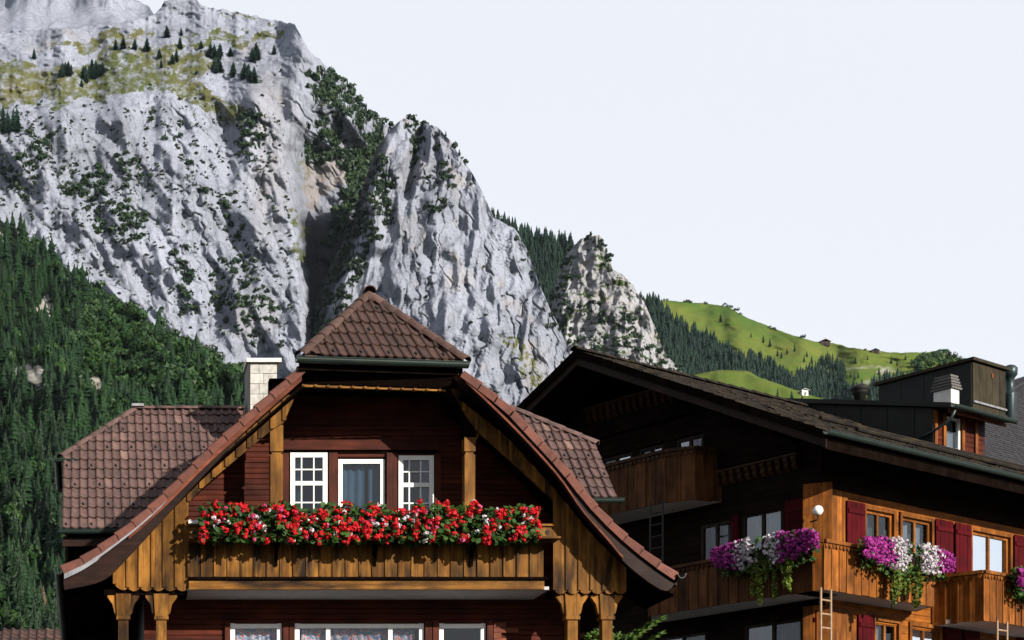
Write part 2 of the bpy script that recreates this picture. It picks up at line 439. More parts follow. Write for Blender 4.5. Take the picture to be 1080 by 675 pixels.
# ------------------------------------------------------------------ terrain materials
def rock_mat(name, base=(.160,.173,.212), warm=(.25,.20,.155), dark=(.066,.072,.094), grass1=(.046,.058,.017), grass2=(.074,.074,.026), sc=1.0):
    m, N, L, b = node_mat(name)
    tc = N.new('ShaderNodeTexCoord'); v = tc.outputs['Object']
    st = mapping(N, L, v, (1, 1, .22), (0, R(14), 0))
    n1 = noise(N, L, st, .018*sc, 8, .62, .4); n2 = noise(N, L, st, .11*sc, 6, .65); n3 = noise(N, L, v, .35*sc, 4, .6)
    n4 = noise(N, L, v, .012*sc, 4, .5)
    base, warm, dark, grass1, grass2 = [tuple(x*KA for x in q) for q in (base, warm, dark, grass1, grass2)]
    light = tuple(min(.5, k*1.5) for k in base)
    c = mixc(N, L, maprange(N, L, n1.outputs['Fac'], .36, .66), base, light)
    c = mixc(N, L, maprange(N, L, n2.outputs['Fac'], .56, .74, 0, .75), c, dark)
    c = mixc(N, L, maprange(N, L, n3.outputs['Fac'], .60, .72, 0, .8), c, tuple(k*.55 for k in dark))
    n5 = noise(N, L, v, 1.1*sc, 3, .6)
    c = mixc(N, L, maprange(N, L, n5.outputs['Fac'], .54, .70, 0, .7), c, tuple(k*.5 for k in dark))
    vm_ = N.new('ShaderNodeVectorMath'); vm_.operation = 'MULTIPLY_ADD'; L.new(n1.outputs['Color'], vm_.inputs[0]); vm_.inputs[1].default_value = (26,26,26); L.new(mapping(N, L, v, (1,1,.38), (0,R(18),0)), vm_.inputs[2])
    cks = []
    for s_, w_ in ((.021, .03), (.07, .05)):
        vo_ = N.new('ShaderNodeTexVoronoi'); vo_.feature = 'DISTANCE_TO_EDGE'; vo_.inputs['Scale'].default_value = s_*sc; L.new(vm_.outputs[0], vo_.inputs['Vector'])
        cks.append(maprange(N, L, vo_.outputs['Distance'], 0, w_))
    ck = math_n(N, L, 'MULTIPLY', cks[0], math_n(N, L, 'ADD', math_n(N, L, 'MULTIPLY', cks[1], .6), .4))
    c = mixc(N, L, maprange(N, L, ck, 0, 1, .38, 0), c, tuple(k*.4 for k in dark))
    wa = N.new('ShaderNodeAttribute'); wa.attribute_name = 'warm'
    wf = math_n(N, L, 'ADD', maprange(N, L, n4.outputs['Fac'], .60, .74, 0, .35), math_n(N, L, 'MULTIPLY', wa.outputs['Fac'], .6), True)
    wf = math_n(N, L, 'MULTIPLY', wf, maprange(N, L, n2.outputs['Fac'], .3, .6, .3, 1))
    c = mixc(N, L, wf, c, warm)
    gully_shade = N.new('ShaderNodeAttribute'); gully_shade.attribute_name = 'brown'  # dark brown rock with the gully's shade painted in
    c = mixc(N, L, gully_shade.outputs['Fac'], c, (.016,.0145,.018))
    ga = N.new('ShaderNodeAttribute'); ga.attribute_name = 'grass'
    gf = maprange(N, L, math_n(N, L, 'ADD', ga.outputs['Fac'], math_n(N, L, 'MULTIPLY', math_n(N, L, 'SUBTRACT', n3.outputs['Fac'], .5), .9)), .34, .66)
    gc = mixc(N, L, maprange(N, L, n4.outputs['Fac'], .35, .65), grass1, grass2)
    c = mixc(N, L, gf, c, gc)
    L.new(c, b.inputs['Base Color']); b.inputs['Roughness'].default_value = .92; b.inputs['Specular IOR Level'].default_value = .1
    ad = math_n(N, L, 'ADD', math_n(N, L, 'ADD', n2.outputs['Fac'], math_n(N, L, 'MULTIPLY', n3.outputs['Fac'], .6)), math_n(N, L, 'MULTIPLY', ck, .5))
    bump(N, L, b, ad, .38, 1.8)
    return m
M_rock = rock_mat('limestone_cliff')
M_rock3 = rock_mat('brownish_limestone', (.19,.192,.205), (.26,.205,.145), (.075,.072,.078), (.025,.042,.012), (.04,.055,.016))
def turf_mat(name, c1, c2, c3, sc):
    m, N, L, b = node_mat(name)
    tc = N.new('ShaderNodeTexCoord'); v = tc.outputs['Object']
    c1, c2, c3 = [tuple(x*KA for x in q) for q in (c1, c2, c3)]
    st = mapping(N, L, v, (1, 1, 3.5))
    n = noise(N, L, st, .006*sc, 6, .6, .5); n2 = noise(N, L, st, .05*sc, 5, .65)
    c = mixc(N, L, maprange(N, L, n.outputs['Fac'], .36, .64), c1, c2)
    c = mixc(N, L, maprange(N, L, n2.outputs['Fac'], .5, .72, 0, .7), c, c3)
    ra = N.new('ShaderNodeAttribute'); ra.attribute_name = 'rock'
    c = mixc(N, L, ra.outputs['Fac'], c, mixc(N, L, maprange(N, L, n2.outputs['Fac'], .4, .6), (.12,.115,.10), (.22,.21,.19)))
    L.new(c, b.inputs['Base Color']); b.inputs['Roughness'].default_value = .95; b.inputs['Specular IOR Level'].default_value = .05
    bump(N, L, b, n2.outputs['Fac'], .5, 1.5)
    return m
M_meadow = turf_mat('alpine_meadow', (.042,.080,.012), (.084,.104,.018), (.098,.084,.026), 1.)
M_under = turf_mat('forest_floor', (.003,.0065,.0025), (.006,.012,.004), (.006,.008,.0035), 1.5)
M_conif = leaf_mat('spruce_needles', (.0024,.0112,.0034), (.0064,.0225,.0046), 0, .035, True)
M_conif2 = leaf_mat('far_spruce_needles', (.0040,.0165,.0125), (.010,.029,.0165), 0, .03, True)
M_broad = leaf_mat('broadleaf_crown', (.0060,.025,.0035), (.017,.050,.0058), 0, .06, True)
M_shrub = leaf_mat('mountain_pine_shrub', (.008,.021,.010), (.019,.037,.013), 0, .05, True)
M_bark = plain('spruce_bark', (.035,.027,.022), .9, nscale=3)
M_dead = leaf_mat('dry_brown_crown', (.05,.026,.018), (.075,.042,.028), 0, .5, True)

# ------------------------------------------------------------------ ground
g = MB().add([(-5000,-1500,0),(6000,-1500,0),(6000,6000,0),(-5000,6000,0)], [(0,1,2,3)])
gm = turf_mat('valley_grass', (.03,.06,.010), (.05,.075,.016), (.06,.06,.022), 40.)
go = g.build('ground', gm); go['kind'] = 'structure'
yard = MB().add([(-30,-40,.004),(60,-40,.004),(60,70,.004),(-30,70,.004)], [(0,1,2,3)]).build('added_paved_yard', plain('grey_asphalt', (.06,.058,.056), .9, nscale=30, namt=.3)); yard['kind'] = 'structure'  # unseen paving added to keep green bounce light off the balcony soffit

# ------------------------------------------------------------------ mountains
# far pale peak behind, top left
far = Mass('far_peak', M_rock, -220, 190, [(-220,-110),(-60,-70),(60,-25),(110,-12),(140,-2),(157,6),(172,30),(190,60)], 260, 2300,
    lambda p, q: 41 + 4*fbm(p/40, q/25, 3, 21) + 22*sstep(14, 0, q + 6*fbm(p/12, q/9, 3, 24)), 200, 120,
    lambda p, q: -9*fbm(p/24, q/14, 4, 22) - 4*ridged(p/12, q/9, 3, 23), None, 1.2)

EDGE_A = [(318,0),(318,60),(308,110),(297,160),(303,200),(312,260),(319,340),(321,520)]
GRASSY = [[(-80,70),(20,66),(60,70),(110,60),(150,70),(165,95),(120,104),(60,108),(20,112),(-80,112)],
          [(50,50),(85,40),(130,30),(160,26),(150,40),(100,54)],
          [(195,38),(240,34),(300,33),(300,42),(240,48),(205,46)],
          [(110,55),(150,50),(215,52),(235,70),(200,82),(150,88),(120,80)],
          [(165,82),(215,86),(240,110),(275,120),(262,132),(230,130),(205,108),(170,100)],
          [(225,14),(262,16),(285,24),(262,26)], [(-80,60),(-20,58),(16,72),(-80,80)]]
def a_grass(p, q):
    w = np.zeros_like(p); x = p + 26*fbm(p/22, q/14, 4, 31); y = q + 20*fbm(p/24, q/16, 4, 32)
    for poly in GRASSY: w = np.maximum(w, inpoly(x, y, poly) * .72)
    w = np.maximum(w, .5 * inpoly(x, y, [(308,165),(330,158),(340,175),(330,200),(312,205)]))
    w = np.maximum(w, .60 * inpoly(x, y, [(300,215),(318,230),(322,270),(312,290),(305,240)]))
    return w * (.85 + .7 * fbm(p/9, q/6, 3, 33))
def a_slope(p, q):
    sh = sstep(135, 100, q + .12*p - 12 + 10*fbm(p/30, q/20, 2, 41)) * sstep(330, 290, p)
    terr = fbm(p/34, q/13, 4, 42)
    return 66 + 13*terr*(1 - .55*sh) - sh*22 + 10*sh*sstep(28, 18, q)
def a_disp(p, q):
    along = (p*.86 - q*.50); down = (p*.50 + q*.86)
    d = -30*ridged(along/80, down/210, 3, 51) - 22*fbm(p/46, q/60, 3, 55) - 4.5*ridged(along/26, down/70, 3, 52)*(.35 + sstep(-.2,.3,fbm(p/50, q/50, 2, 56))) + 4*np.exp(-(pn(along/30 + .5*fbm(p/20, q/20, 2, 59), down/110, 60)/.05)**2) + 1.2*np.exp(-(pn(along/13 + .4*fbm(p/9, q/9, 2, 64), down/40, 65)/.07)**2) - 2.2*np.abs(np.mod(down/17 + 1.2*fbm(p/30, q/30, 3, 66), 1) - .5)*2*sstep(-.1,.3,fbm(p/40, q/30, 2, 67)) - 1.2*fbm(p/3.4, q/2.6, 3, 54)
    sh = sstep(132, 100, q + .12*p - 12) * sstep(330, 285, p)
    d = d * (1 - .88*sh) - sh * (10*fbm(p/18, q/9, 4, 57) + 4*ridged(p/9, q/5, 3, 58))
    e = p - Lx(EDGE_A, q)
    d = d + sstep(-4, 26, e) * (42 * sstep(105, 165, q) + 12) + np.maximum(e, 0) * (.55 + .5*sstep(120, 60, q))
    return d
A = Mass('mountain_massif', M_rock, -120, 440, [(-120,20),(0,34),(60,30),(120,26),(160,16),(170,8),(174,1),(190,-4),(205,-4),(213,6),(240,11),(290,22),(311,25),(318,38),(325,52),(340,66),(352,77),(365,90),(378,101),(388,118),(400,128),(415,136),(425,170),(440,220)], 500, 1400,
    a_slope, 470, 380, a_disp,
    {'grass': a_grass,
     'warm': lambda p, q: .75*np.exp(-((p-285)/22)**2) * sstep(60, 110, q) * sstep(290, 200, q) * (.4 + 1.0*np.maximum(0, fbm(p/12, q/30, 3, 61))) + .95*inpoly(p + 9*fbm(p/10, q/10, 3, 69), q + 9*fbm(p/10, q/10, 3, 70), [(318,172),(372,160),(374,186),(345,206),(325,225)]),
     'brown': lambda p, q: (.22 + .75*sstep(215, 240, q + 8*fbm(p/9, q/9, 2, 68))) * sstep(2, 12, p - Lx(EDGE_A, q) + 8*fbm(p/14, q/14, 3, 62)) * sstep(150, 178, q + 14*fbm(p/10, q/10, 3, 63))}, 1.8)  # brown recess rock, darkened lower down as painted gully shade

EDGE_B = [(330,420),(336,375),(350,325),(366,292),(380,262),(388,225),(397,192),(408,160),(420,132),(425,110)]
TOP_B = [(296,500),(310,420),(318,372),(326,330),(338,302),(350,277),(364,250),(374,226),(382,200),(390,176),(398,155),(408,142),(418,131),(426,125),(436,127),(440,132),(452,131),(462,134),(470,143),(478,153),(488,168),(500,186),(508,201),(515,217),(521,230),(532,236),(543,241),(550,252),(556,264),(563,284),(570,302),(580,325),(590,345),(600,370),(612,400),(640,470)]
def b_disp(p, q):
    x = p + 10*fbm(p/50, q/50, 2, 71) + (q-300)*.06
    d = -24*ridged(x/56, q/190, 3, 72) - 18*fbm(p/40, q/52, 3, 77) - 4*ridged(x/19, q/60, 3, 73)*(.3 + sstep(-.2,.3,fbm(p/40, q/40, 2, 78))) + 4*np.exp(-(pn(x/26 + .5*fbm(p/18, q/18, 2, 79), q/120, 80)/.05)**2) + 1.2*np.exp(-(pn(x/11 + .4*fbm(p/9, q/9, 2, 86), q/44, 87)/.07)**2) - 1.2*fbm(p/3.2, q/2.6, 3, 75)
    e = np.maximum(0, Lx(EDGE_B, q) - p)
    d = d + e * 3.2 + 26*((p-470)/110)**2
    d = d - 22*np.exp(-(dist_line(p, q, [(404,150),(392,200),(398,260)])/9)**2)
    d = d + 24*np.exp(-(dist_line(p, q, [(441,131),(436,165),(430,205)])/5)**2)
    return d
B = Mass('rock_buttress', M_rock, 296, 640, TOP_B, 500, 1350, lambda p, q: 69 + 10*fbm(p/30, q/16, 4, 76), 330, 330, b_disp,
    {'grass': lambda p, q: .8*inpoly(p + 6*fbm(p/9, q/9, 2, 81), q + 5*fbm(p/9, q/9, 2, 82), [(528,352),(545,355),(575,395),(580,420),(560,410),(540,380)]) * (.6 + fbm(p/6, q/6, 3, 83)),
     'brown': lambda p, q: .9*sstep(0, 9, Lx(EDGE_B, q) - p + 6*fbm(p/8, q/10, 3, 85)),  # flank turned away from the sun: its shade painted into the rock
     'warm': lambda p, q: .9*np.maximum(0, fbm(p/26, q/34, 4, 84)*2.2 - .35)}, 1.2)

C = Mass('wooded_saddle', M_under, 500, 640, [(500,222),(530,234),(548,246),(575,252),(600,258),(640,262)], 460, 1560, lambda p, q: 48 + 0*p, 60, 60,
    lambda p, q: 30*fbm(p/30, q/40, 3, 91) + .5*(p-520))
TOP_D = [(548,470),(560,420),(572,360),(580,320),(588,292),(596,272),(604,260),(612,252),(622,248),(632,249),(637,256),(641,268),(646,284),(654,287),(662,296),(668,301),(675,313),(682,324),(690,342),(696,360),(702,374),(714,386),(740,410),(770,450)]
EDGE_D = [(575,440),(584,380),(592,330),(600,290),(612,258),(620,240)]
def d_disp(p, q):
    d = -16*ridged((p + .3*q)/34, q/50, 3, 101) - 10*fbm(p/22, q/26, 3, 108) - 4*ridged(p/13, q/20, 3, 102) - 1.6*ridged(p/6, q/8, 3, 103) - 1.6*fbm(p/3, q/3, 2, 104)
    return d + 3.0*np.maximum(0, Lx(EDGE_D, q) - p) + 22*((p-650)/60)**2
Dm = Mass('rock_spire', M_rock3, 548, 770, TOP_D, 480, 1480, lambda p, q: 63 + 15*fbm(p/22, q/14, 4, 105), 220, 220, d_disp,
    {'grass': lambda p, q: .66*(fbm(p/18, q/7, 4, 106) > .16) + .5*sstep(370, 400, q),
     'warm': lambda p, q: .9*np.maximum(0, fbm(p/20, q/20, 4, 107)*2 - .1)}, 2.0)

TOP_F = [(600,315),(660,312),(690,316),(720,318),(745,320),(768,323),(780,331),(800,340),(815,346),(835,353),(860,360),(880,362),(895,366),(920,370),(950,372),(985,371),(1005,374),(1020,382),(1060,398),(1120,412),(1250,440)]
def f_rock(p, q): 
    x = p + 5*fbm(p/8, q/5, 2, 111); y = q + 3*fbm(p/8, q/5, 2, 112)
    return .55*np.exp(-(dist_line(x, y, [(892,389),(926,387),(945,391)])/1.2)**2) + .8*(np.hypot((x-931)/6, (y-392)/2.4) < 1) + .5*np.exp(-(dist_line(x, y, [(905,405),(935,400),(938,404)])/1.2)**2)
Fm = Mass('alpine_meadow_hill', M_meadow, 600, 1250, TOP_F, 560, 1250, lambda p, q: 29 + 6*fbm(p/60, q/16, 3, 113), 260, 150,
    lambda p, q: 26*fbm(p/70, q/30, 4, 114) + 14*fbm(p/22, q/9, 3, 115) + 5*fbm(p/7, q/4, 3, 118) + .35*(p-760), {'rock': f_rock}, .7)
TOP_F2 = [(700,400),(760,390),(790,391),(800,398),(830,408),(860,418),(900,432),(960,452),(1100,480)]
F2 = Mass('lower_meadow_spur', M_meadow, 700, 1100, TOP_F2, 620, 960, lambda p, q: 32 + 5*fbm(p/40, q/16, 3, 116), 120, 60,
    lambda p, q: 10*fbm(p/40, q/30, 3, 117), None, .7)

TOP_G = [(-260,60),(-120,150),(-40,205),(0,232),(20,246),(60,276),(100,306),(150,341),(200,368),(240,392),(262,412),(300,436),(360,470),(460,520)]
def g_rock(p, q):
    x = p + 10*fbm(p/10, q/10, 3, 121); y = q + 8*fbm(p/10, q/10, 3, 122)
    w = np.zeros_like(p)
    for poly in ROCKY_G: w = np.maximum(w, inpoly(x, y, poly) * 1.)
    return w
ROCKY_G = [[(40,318),(52,312),(60,335),(46,342)], [(8,388),(30,384),(52,392),(58,404),(40,406),(14,400)], [(82,397),(108,401),(138,410),(122,415),(90,408)], [(232,376),(258,378),(262,395),(240,392)], [(-8,245),(6,243),(6,258),(-8,262)]]
G = Mass('forest_slope', M_under, -260, 460, TOP_G, 860, 440, lambda p, q: 30 + 8*fbm(p/60, q/40, 3, 123), 260, 220,
    lambda p, q: 40*fbm(p/80, q/70, 4, 124) + 10*ridged(p/25, q/30, 3, 125), {'rock': g_rock}, 2.5)

# ------------------------------------------------------------------ trees
def conifer_arrays(seed, tiers, tips, rad=.17):
    r = random.Random(seed); V = []; T = []
    for k in range(tiers):
        f = k / (tiers - 1); z = .06 + .86 * f**.92; rr = rad * (1 - f)**.8 * r.uniform(.72, 1.2) + .012
        hh = (1 - .06) / tiers * 2.0 + .02; b = len(V); V.append((r.uniform(-.006,.006), r.uniform(-.006,.006), min(1.0, z + hh)))
        n = max(5, int(tips * (1 - .45*f))); ph = r.uniform(0, 6.28)
        for j in range(2*n):
            a = ph + math.pi * j / n + r.uniform(-.12, .12); q = rr * (r.uniform(.62, 1.32) if j % 2 == 0 else r.uniform(.35, .62))
            V.append((q*math.cos(a), q*math.sin(a), z - (.028 if j % 2 == 0 else -.004) * r.uniform(.4, 1.5) * (1.3 - f)))
        for j in range(2*n): T.append((b, b+1+j, b+1+(j+1) % (2*n)))
    return np.array(V), np.array(T)
def blob_arrays(seed, n=70, sx=.5, sz=.5, leaf=.22):
    r = np.random.RandomState(seed); V = []; T = []
    cl = [(r.uniform(-.28,.28)*sx*2, r.uniform(-.28,.28)*sx*2, .5 + r.uniform(-.3,.3)*sz*1.6, r.uniform(.2,.34)) for _ in range(6)]
    for k in range(n):
        c = cl[k % 6]; d = r.normal(size=3); d /= np.linalg.norm(d)
        p = np.array(c[:3]) + d * c[3] * np.array([sx*2, sx*2, sz*1.7]) * r.uniform(.75, 1.05); p[2] = max(.02, p[2])
        t = np.cross(d, r.normal(size=3)); t /= np.linalg.norm(t) + 1e-6; u = np.cross(d, t); u = u + d*r.uniform(-.5,.5)
        s = leaf * r.uniform(.6, 1.3); b = len(V)
        V += [p - t*s*.6 - u*s*.3, p + t*s*.6 - u*s*.3, p + u*s*.7]; T.append((b, b+1, b+2))
    V = np.array(V); V[:,2] /= V[:,2].max(); return V, np.array(T)
CON_LO = [conifer_arrays(200+k, 11, 7, .20) for k in range(7)]
CON_HI = [conifer_arrays(300+k, 26, 12, .15) for k in range(7)]
BLOB = [blob_arrays(400+k, 170, .5, .5, .14) for k in range(5)]
SHRUB = [blob_arrays(500+k, 46, .62, .5, .36) for k in range(5)]
def stuff(name, items, mat, label, cat, kinds):
    """items: (point, height, width factor) -> one joined mesh"""
    Vs, Ts, off = [], [], 0; r = np.random.RandomState(len(items))
    for p, h, wf in items:
        V, T = kinds[r.randint(len(kinds))]; a = r.uniform(0, 6.28); c, s = math.cos(a), math.sin(a)
        X = V[:,0]*c - V[:,1]*s; Y = V[:,0]*s + V[:,1]*c
        Vs.append(np.stack([p[0] + X*h*wf, p[1] + Y*h*wf, p[2] - .03*h + V[:,2]*h], -1)); Ts.append(T + off); off += len(V)
    V = np.concatenate(Vs); T = np.concatenate(Ts)
    me = bpy.data.meshes.new(name); me.vertices.add(len(V)); me.vertices.foreach_set('co', V.reshape(-1).astype(np.float32))
    me.loops.add(T.size); me.loops.foreach_set('vertex_index', T.reshape(-1).astype(np.int32))
    me.polygons.add(len(T)); me.polygons.foreach_set('loop_start', np.arange(0, T.size, 3, dtype=np.int32)); me.update()
    o = link(name, me, mat); tag(o, label, cat, None, 'stuff'); return o
def mesh_from(name, VT, mat):
    me = bpy.data.meshes.new(name); me.from_pydata([tuple(v) for v in VT[0]], [], [tuple(t) for t in VT[1]]); me.materials.append(mat); me.update(); return me
trunk_me = MB().tube([(0,0,-.03),(0,0,.5),(0,0,.97)], [.014,.009,.002], 6).mesh('trunk'); trunk_me.materials.append(M_bark)
CROWN_ME = [mesh_from('crown', c, M_conif) for c in CON_HI]
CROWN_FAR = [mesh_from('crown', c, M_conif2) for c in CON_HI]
BROAD_ME = [mesh_from('crown', blob_arrays(600+k, 420, .5, .5, .10), M_broad) for k in range(3)]
DEAD_ME = mesh_from('crown', conifer_arrays(777, 14, 8, .17), M_dead)
def tree(p, h, wf, me, label, group, name='spruce_tree', parts=True):
    root = bpy.data.objects.new(name, None if parts else me); COL.objects.link(root)
    root.matrix_basis = Matrix.Translation(Vector(p)) @ Matrix.Rotation(rnd.uniform(0, 6.28), 4, 'Z') @ Matrix.Diagonal((h*wf, h*wf, h, 1))
    tag(root, label, 'tree', group)
    if parts:
        for nm, m in (('trunk', trunk_me), ('crown', me)):
            c = bpy.data.objects.new(nm, m); COL.objects.link(c); c.parent = root
    return root
rs = np.random.RandomState(3)

# left forest: nearer spruces one by one, the rest as one wood
near, wood_it, broad_it = [], [], []
tries = 0
ys = 225 + 495 * rs.rand(45000)**1.15; xs = -40 + 330 * rs.rand(45000)
pos, yt = G.at(xs, ys)
gr = g_rock(xs, ys); gr2 = np.maximum(g_rock(xs, ys-6), g_rock(xs, ys-12)*(ys > 380))
cnt = {}
for k in range(45000):
    x, y = xs[k], ys[k]
    if y < yt[k] + 1 or gr[k] > .4 or gr2[k] > .4: continue
    if x > 75 and y > 515 and (k % 3 or y > 640): continue
    D = pos[k][1]; h = rs.uniform(8, 18) * (1.15 if y > 400 else 1) * rs.uniform(.75, 1.1)
    sp = h * F / D * .22
    cell = (int(x / sp), int(y / (sp*1.15)))
    if cell in cnt: continue
    cnt[cell] = 1
    br = fbm(x/35., y/35., 3, 131)
    if rs.rand() < .10: broad_it.append((pos[k], h*.7, .8)); continue
    if y < 425 and 70 < x and br + (.42 if x > 110 else .05) + rs.uniform(-.2,.2) > .16: broad_it.append((pos[k], h*.62, 1.05)); continue
    if y > 440 and -5 < x < 72 and len(near) < 170: near.append((pos[k], h, rs.uniform(.85, 1.2), x, y))
    else: wood_it.append((pos[k], h, rs.uniform(.85, 1.25)))
stuff('spruce_forest', wood_it, M_conif, 'dense dark spruce forest covering the slope at the left', 'forest', CON_LO)
stuff('broadleaf_wood', broad_it, M_broad, 'brighter green leafy wood below the grey cliff at the left', 'wood', BLOB)
for p, h, w, x, y in near:
    if abs(x-46) < 6 and 600 < y < 640: continue
    tree(p, h, w, CROWN_ME[rs.randint(7)], 'tall dark spruce in the near forest left of the tiled chalet', 'near spruces at the left edge')
pp, _ = G.at(np.array([46.]), np.array([655.]))
tree(pp[0], 12, .9, DEAD_ME, 'dry reddish brown spruce at the edge of the dark forest', None)
for x, y in ((8., 668.), (22., 676.), (-4., 640.), (30., 690.)):
    pp, _ = G.at(np.array([x]), np.array([y]))
    tree(pp[0] + np.array([0,-8.,0]), 7.5, 1.0, BROAD_ME[int(x) % 3], 'light green leafy tree at the foot of the dark forest', 'leafy trees at the lower left corner', 'leafy_tree')

# massif vegetation
def scatter(mass, polys, n, hs, wf, out, edge=8, seed=1, thr=-.9, clump=10, diag=False):
    r = np.random.RandomState(seed)
    for poly, w in polys:
        xs_ = [p[0] for p in poly]; ys_ = [p[1] for p in poly]
        m = int(n * w); x = r.uniform(min(xs_), max(xs_), m); y = r.uniform(min(ys_), max(ys_), m)
        ok = inpoly(x + edge*fbm(x/9, y/9, 2, seed), y + edge*fbm(x/9, y/9, 2, seed+1), poly) & ((fbm(x/clump, y/clump, 3, seed+2) if not diag else fbm((x*.86-y*.5)/clump*1.4, (x*.5+y*.86)/clump*.4, 3, seed+2)) > thr)
        P, ytop = mass.at(x, y)
        for i in np.nonzero(ok & (y > ytop - 1))[0]:
            out.append((P[i], r.uniform(*hs), r.uniform(*wf)))
sh = []
scatter(A, [([(0,160),(35,165),(45,195),(30,215),(0,205)], 1), ([(62,178),(110,176),(118,205),(90,215),(66,205)], 1), ([(92,205),(130,212),(158,235),(150,256),(112,262),(92,240)], 1.1),
            ([(214,285),(250,268),(262,262),(300,345),(300,372),(272,372),(245,352),(220,320)], 1.6), ([(150,108),(172,112),(205,160),(240,225),(252,262),(240,262),(200,190),(165,135)], 1.2),
            ([(252,120),(275,118),(282,150),(268,176),(250,165)], 1.0), ([(180,262),(196,268),(206,300),(190,296)], .5), ([(30,140),(55,145),(48,170),(30,175)], .5),
            ([(120,160),(150,165),(165,205),(135,200)], .6), ([(225,205),(245,212),(262,262),(250,255)], .6), ([(185,300),(205,310),(210,335),(188,330)], .5)], 330, (2.2, 6.5), (.8, 1.3), sh, 10, 140, -.02, 7)
scatter(A, [([(330,78),(352,78),(392,118),(416,140),(410,160),(395,200),(372,210),(352,170),(318,172),(318,140),(336,122),(326,100)], 3.2), ([(320,150),(350,140),(352,172),(322,176)], .8), ([(372,150),(408,138),(412,160),(392,200),(372,225),(352,262),(340,262),(362,215)], 5.0)], 420, (4, 10), (.6, 1.1), sh, 7, 150, -.22, 12)
scatter(A, [([(-40,120),(300,110),(312,370),(-40,300)], 1)], 9000, (.8, 2.8), (.9, 1.5), sh, 0, 160, .10, 10, True)
scatter(A, [([(-40,90),(300,60),(300,120),(-40,160)], 1)], 500, (1.5, 4.0), (.8, 1.3), sh, 0, 165, .15, 9)
stuff('cliff_shrubs', sh, M_shrub, 'dark shrubs and dwarf pines clinging to the pale grey massif', 'shrubs', SHRUB + CON_LO[:3])
sb = []
scatter(B, [([(316,370),(340,300),(366,250),(392,180),(405,160),(408,195),(395,240),(385,285),(360,330),(345,380),(320,390)], 6.5), ([(372,240),(400,195),(418,185),(418,235),(392,262)], .8), ([(425,126),(438,126),(438,136),(425,136)], .12), ([(432,150),(446,132),(446,150),(432,180)], .3),
            ([(480,155),(496,165),(500,182),(484,172)], .2), ([(450,215),(472,212),(470,225),(452,228)], .2), ([(535,240),(552,255),(600,375),(612,400),(590,395),(560,300)], .5), ([(430,130),(470,140),(480,200),(430,200)], .25)], 420, (2.5, 6.5), (.8, 1.3), sb, 5, 170, -.1, 8)
scatter(B, [([(380,150),(520,180),(590,420),(340,420)], 1)], 700, (1.0, 2.8), (.9, 1.5), sb, 0, 180, .2, 14)
stuff('buttress_shrubs', sb, M_shrub, 'dark shrubs along the shaded gully and ledges of the tall rock buttress', 'shrubs', SHRUB + CON_LO[:3])
sd = []
scatter(Dm, [([(560,300),(596,262),(606,262),(600,320),(606,380),(575,420),(555,400)], 2.4), ([(612,250),(634,247),(648,290),(640,292),(630,262)], .8), ([(604,318),(640,322),(650,345),(612,335)], .4), ([(612,350),(650,352),(660,380),(640,392),(610,372)], .4), ([(655,330),(672,335),(672,372),(656,368)], .3), ([(640,380),(700,360),(720,390),(700,420),(640,420)], .7)], 240, (2.5, 6), (.8, 1.3), sd, 5, 190, -.15, 7)
scatter(Dm, [([(590,250),(720,300),(720,420),(590,420)], 1)], 900, (1.0, 2.6), (.9, 1.4), sd, 0, 195, .16, 9)
stuff('spire_shrubs', sd, M_shrub, 'dark green shrubs on the ledges of the brownish rock spire', 'shrubs', SHRUB + CON_LO[:4])
def forest(mass, poly, n, hs, seed, out, spf=.26):
    r = np.random.RandomState(seed); xs_ = [p[0] for p in poly]; ys_ = [p[1] for p in poly]; cells = set()
    x = r.uniform(min(xs_), max(xs_), n); y = r.uniform(min(ys_), max(ys_), n)
    ok = inpoly(x + 3*fbm(x/9, y/9, 2, seed), y + 3*fbm(x/9, y/9, 2, seed+1), poly); P, yt_ = mass.at(x, y)
    for i in np.nonzero(ok & (y > yt_ - .5))[0]:
        h = r.uniform(*hs); s_ = h * F / P[i][1] * spf; c = (int(x[i]/s_), int(y[i]/s_))
        if c in cells: continue
        cells.add(c); out.append((P[i], h, r.uniform(.85, 1.2)))
fc = []; forest(C, [(515,224),(535,236),(560,248),(605,256),(605,430),(560,430),(520,300)], 2500, (10, 17), 210, fc)
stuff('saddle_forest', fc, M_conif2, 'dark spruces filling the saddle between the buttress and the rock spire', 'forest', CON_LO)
fe = []
forest(Fm, [(655,316),(690,322),(710,338),(730,354),(756,364),(770,376),(786,384),(793,396),(800,420),(700,430),(690,360)], 3500, (11, 18), 220, fe)
forest(Fm, [(788,380),(812,390),(832,402),(842,412),(838,424),(800,412),(788,400)], 900, (11, 18), 221, fe)
forest(Fm, [(838,402),(860,392),(868,396),(880,404),(905,418),(905,432),(840,426)], 500, (10, 17), 222, fe)
n0_ = len(fe); forest(Fm, [(918,412),(945,404),(978,408),(985,440),(918,440)], 700, (12, 19), 223, fe); print('right copse', len(fe)-n0_, fe[-1])
stuff('hillside_forest', fe, M_conif2, 'blue green spruce forest between the rock spire and the bright meadow', 'forest', CON_LO)
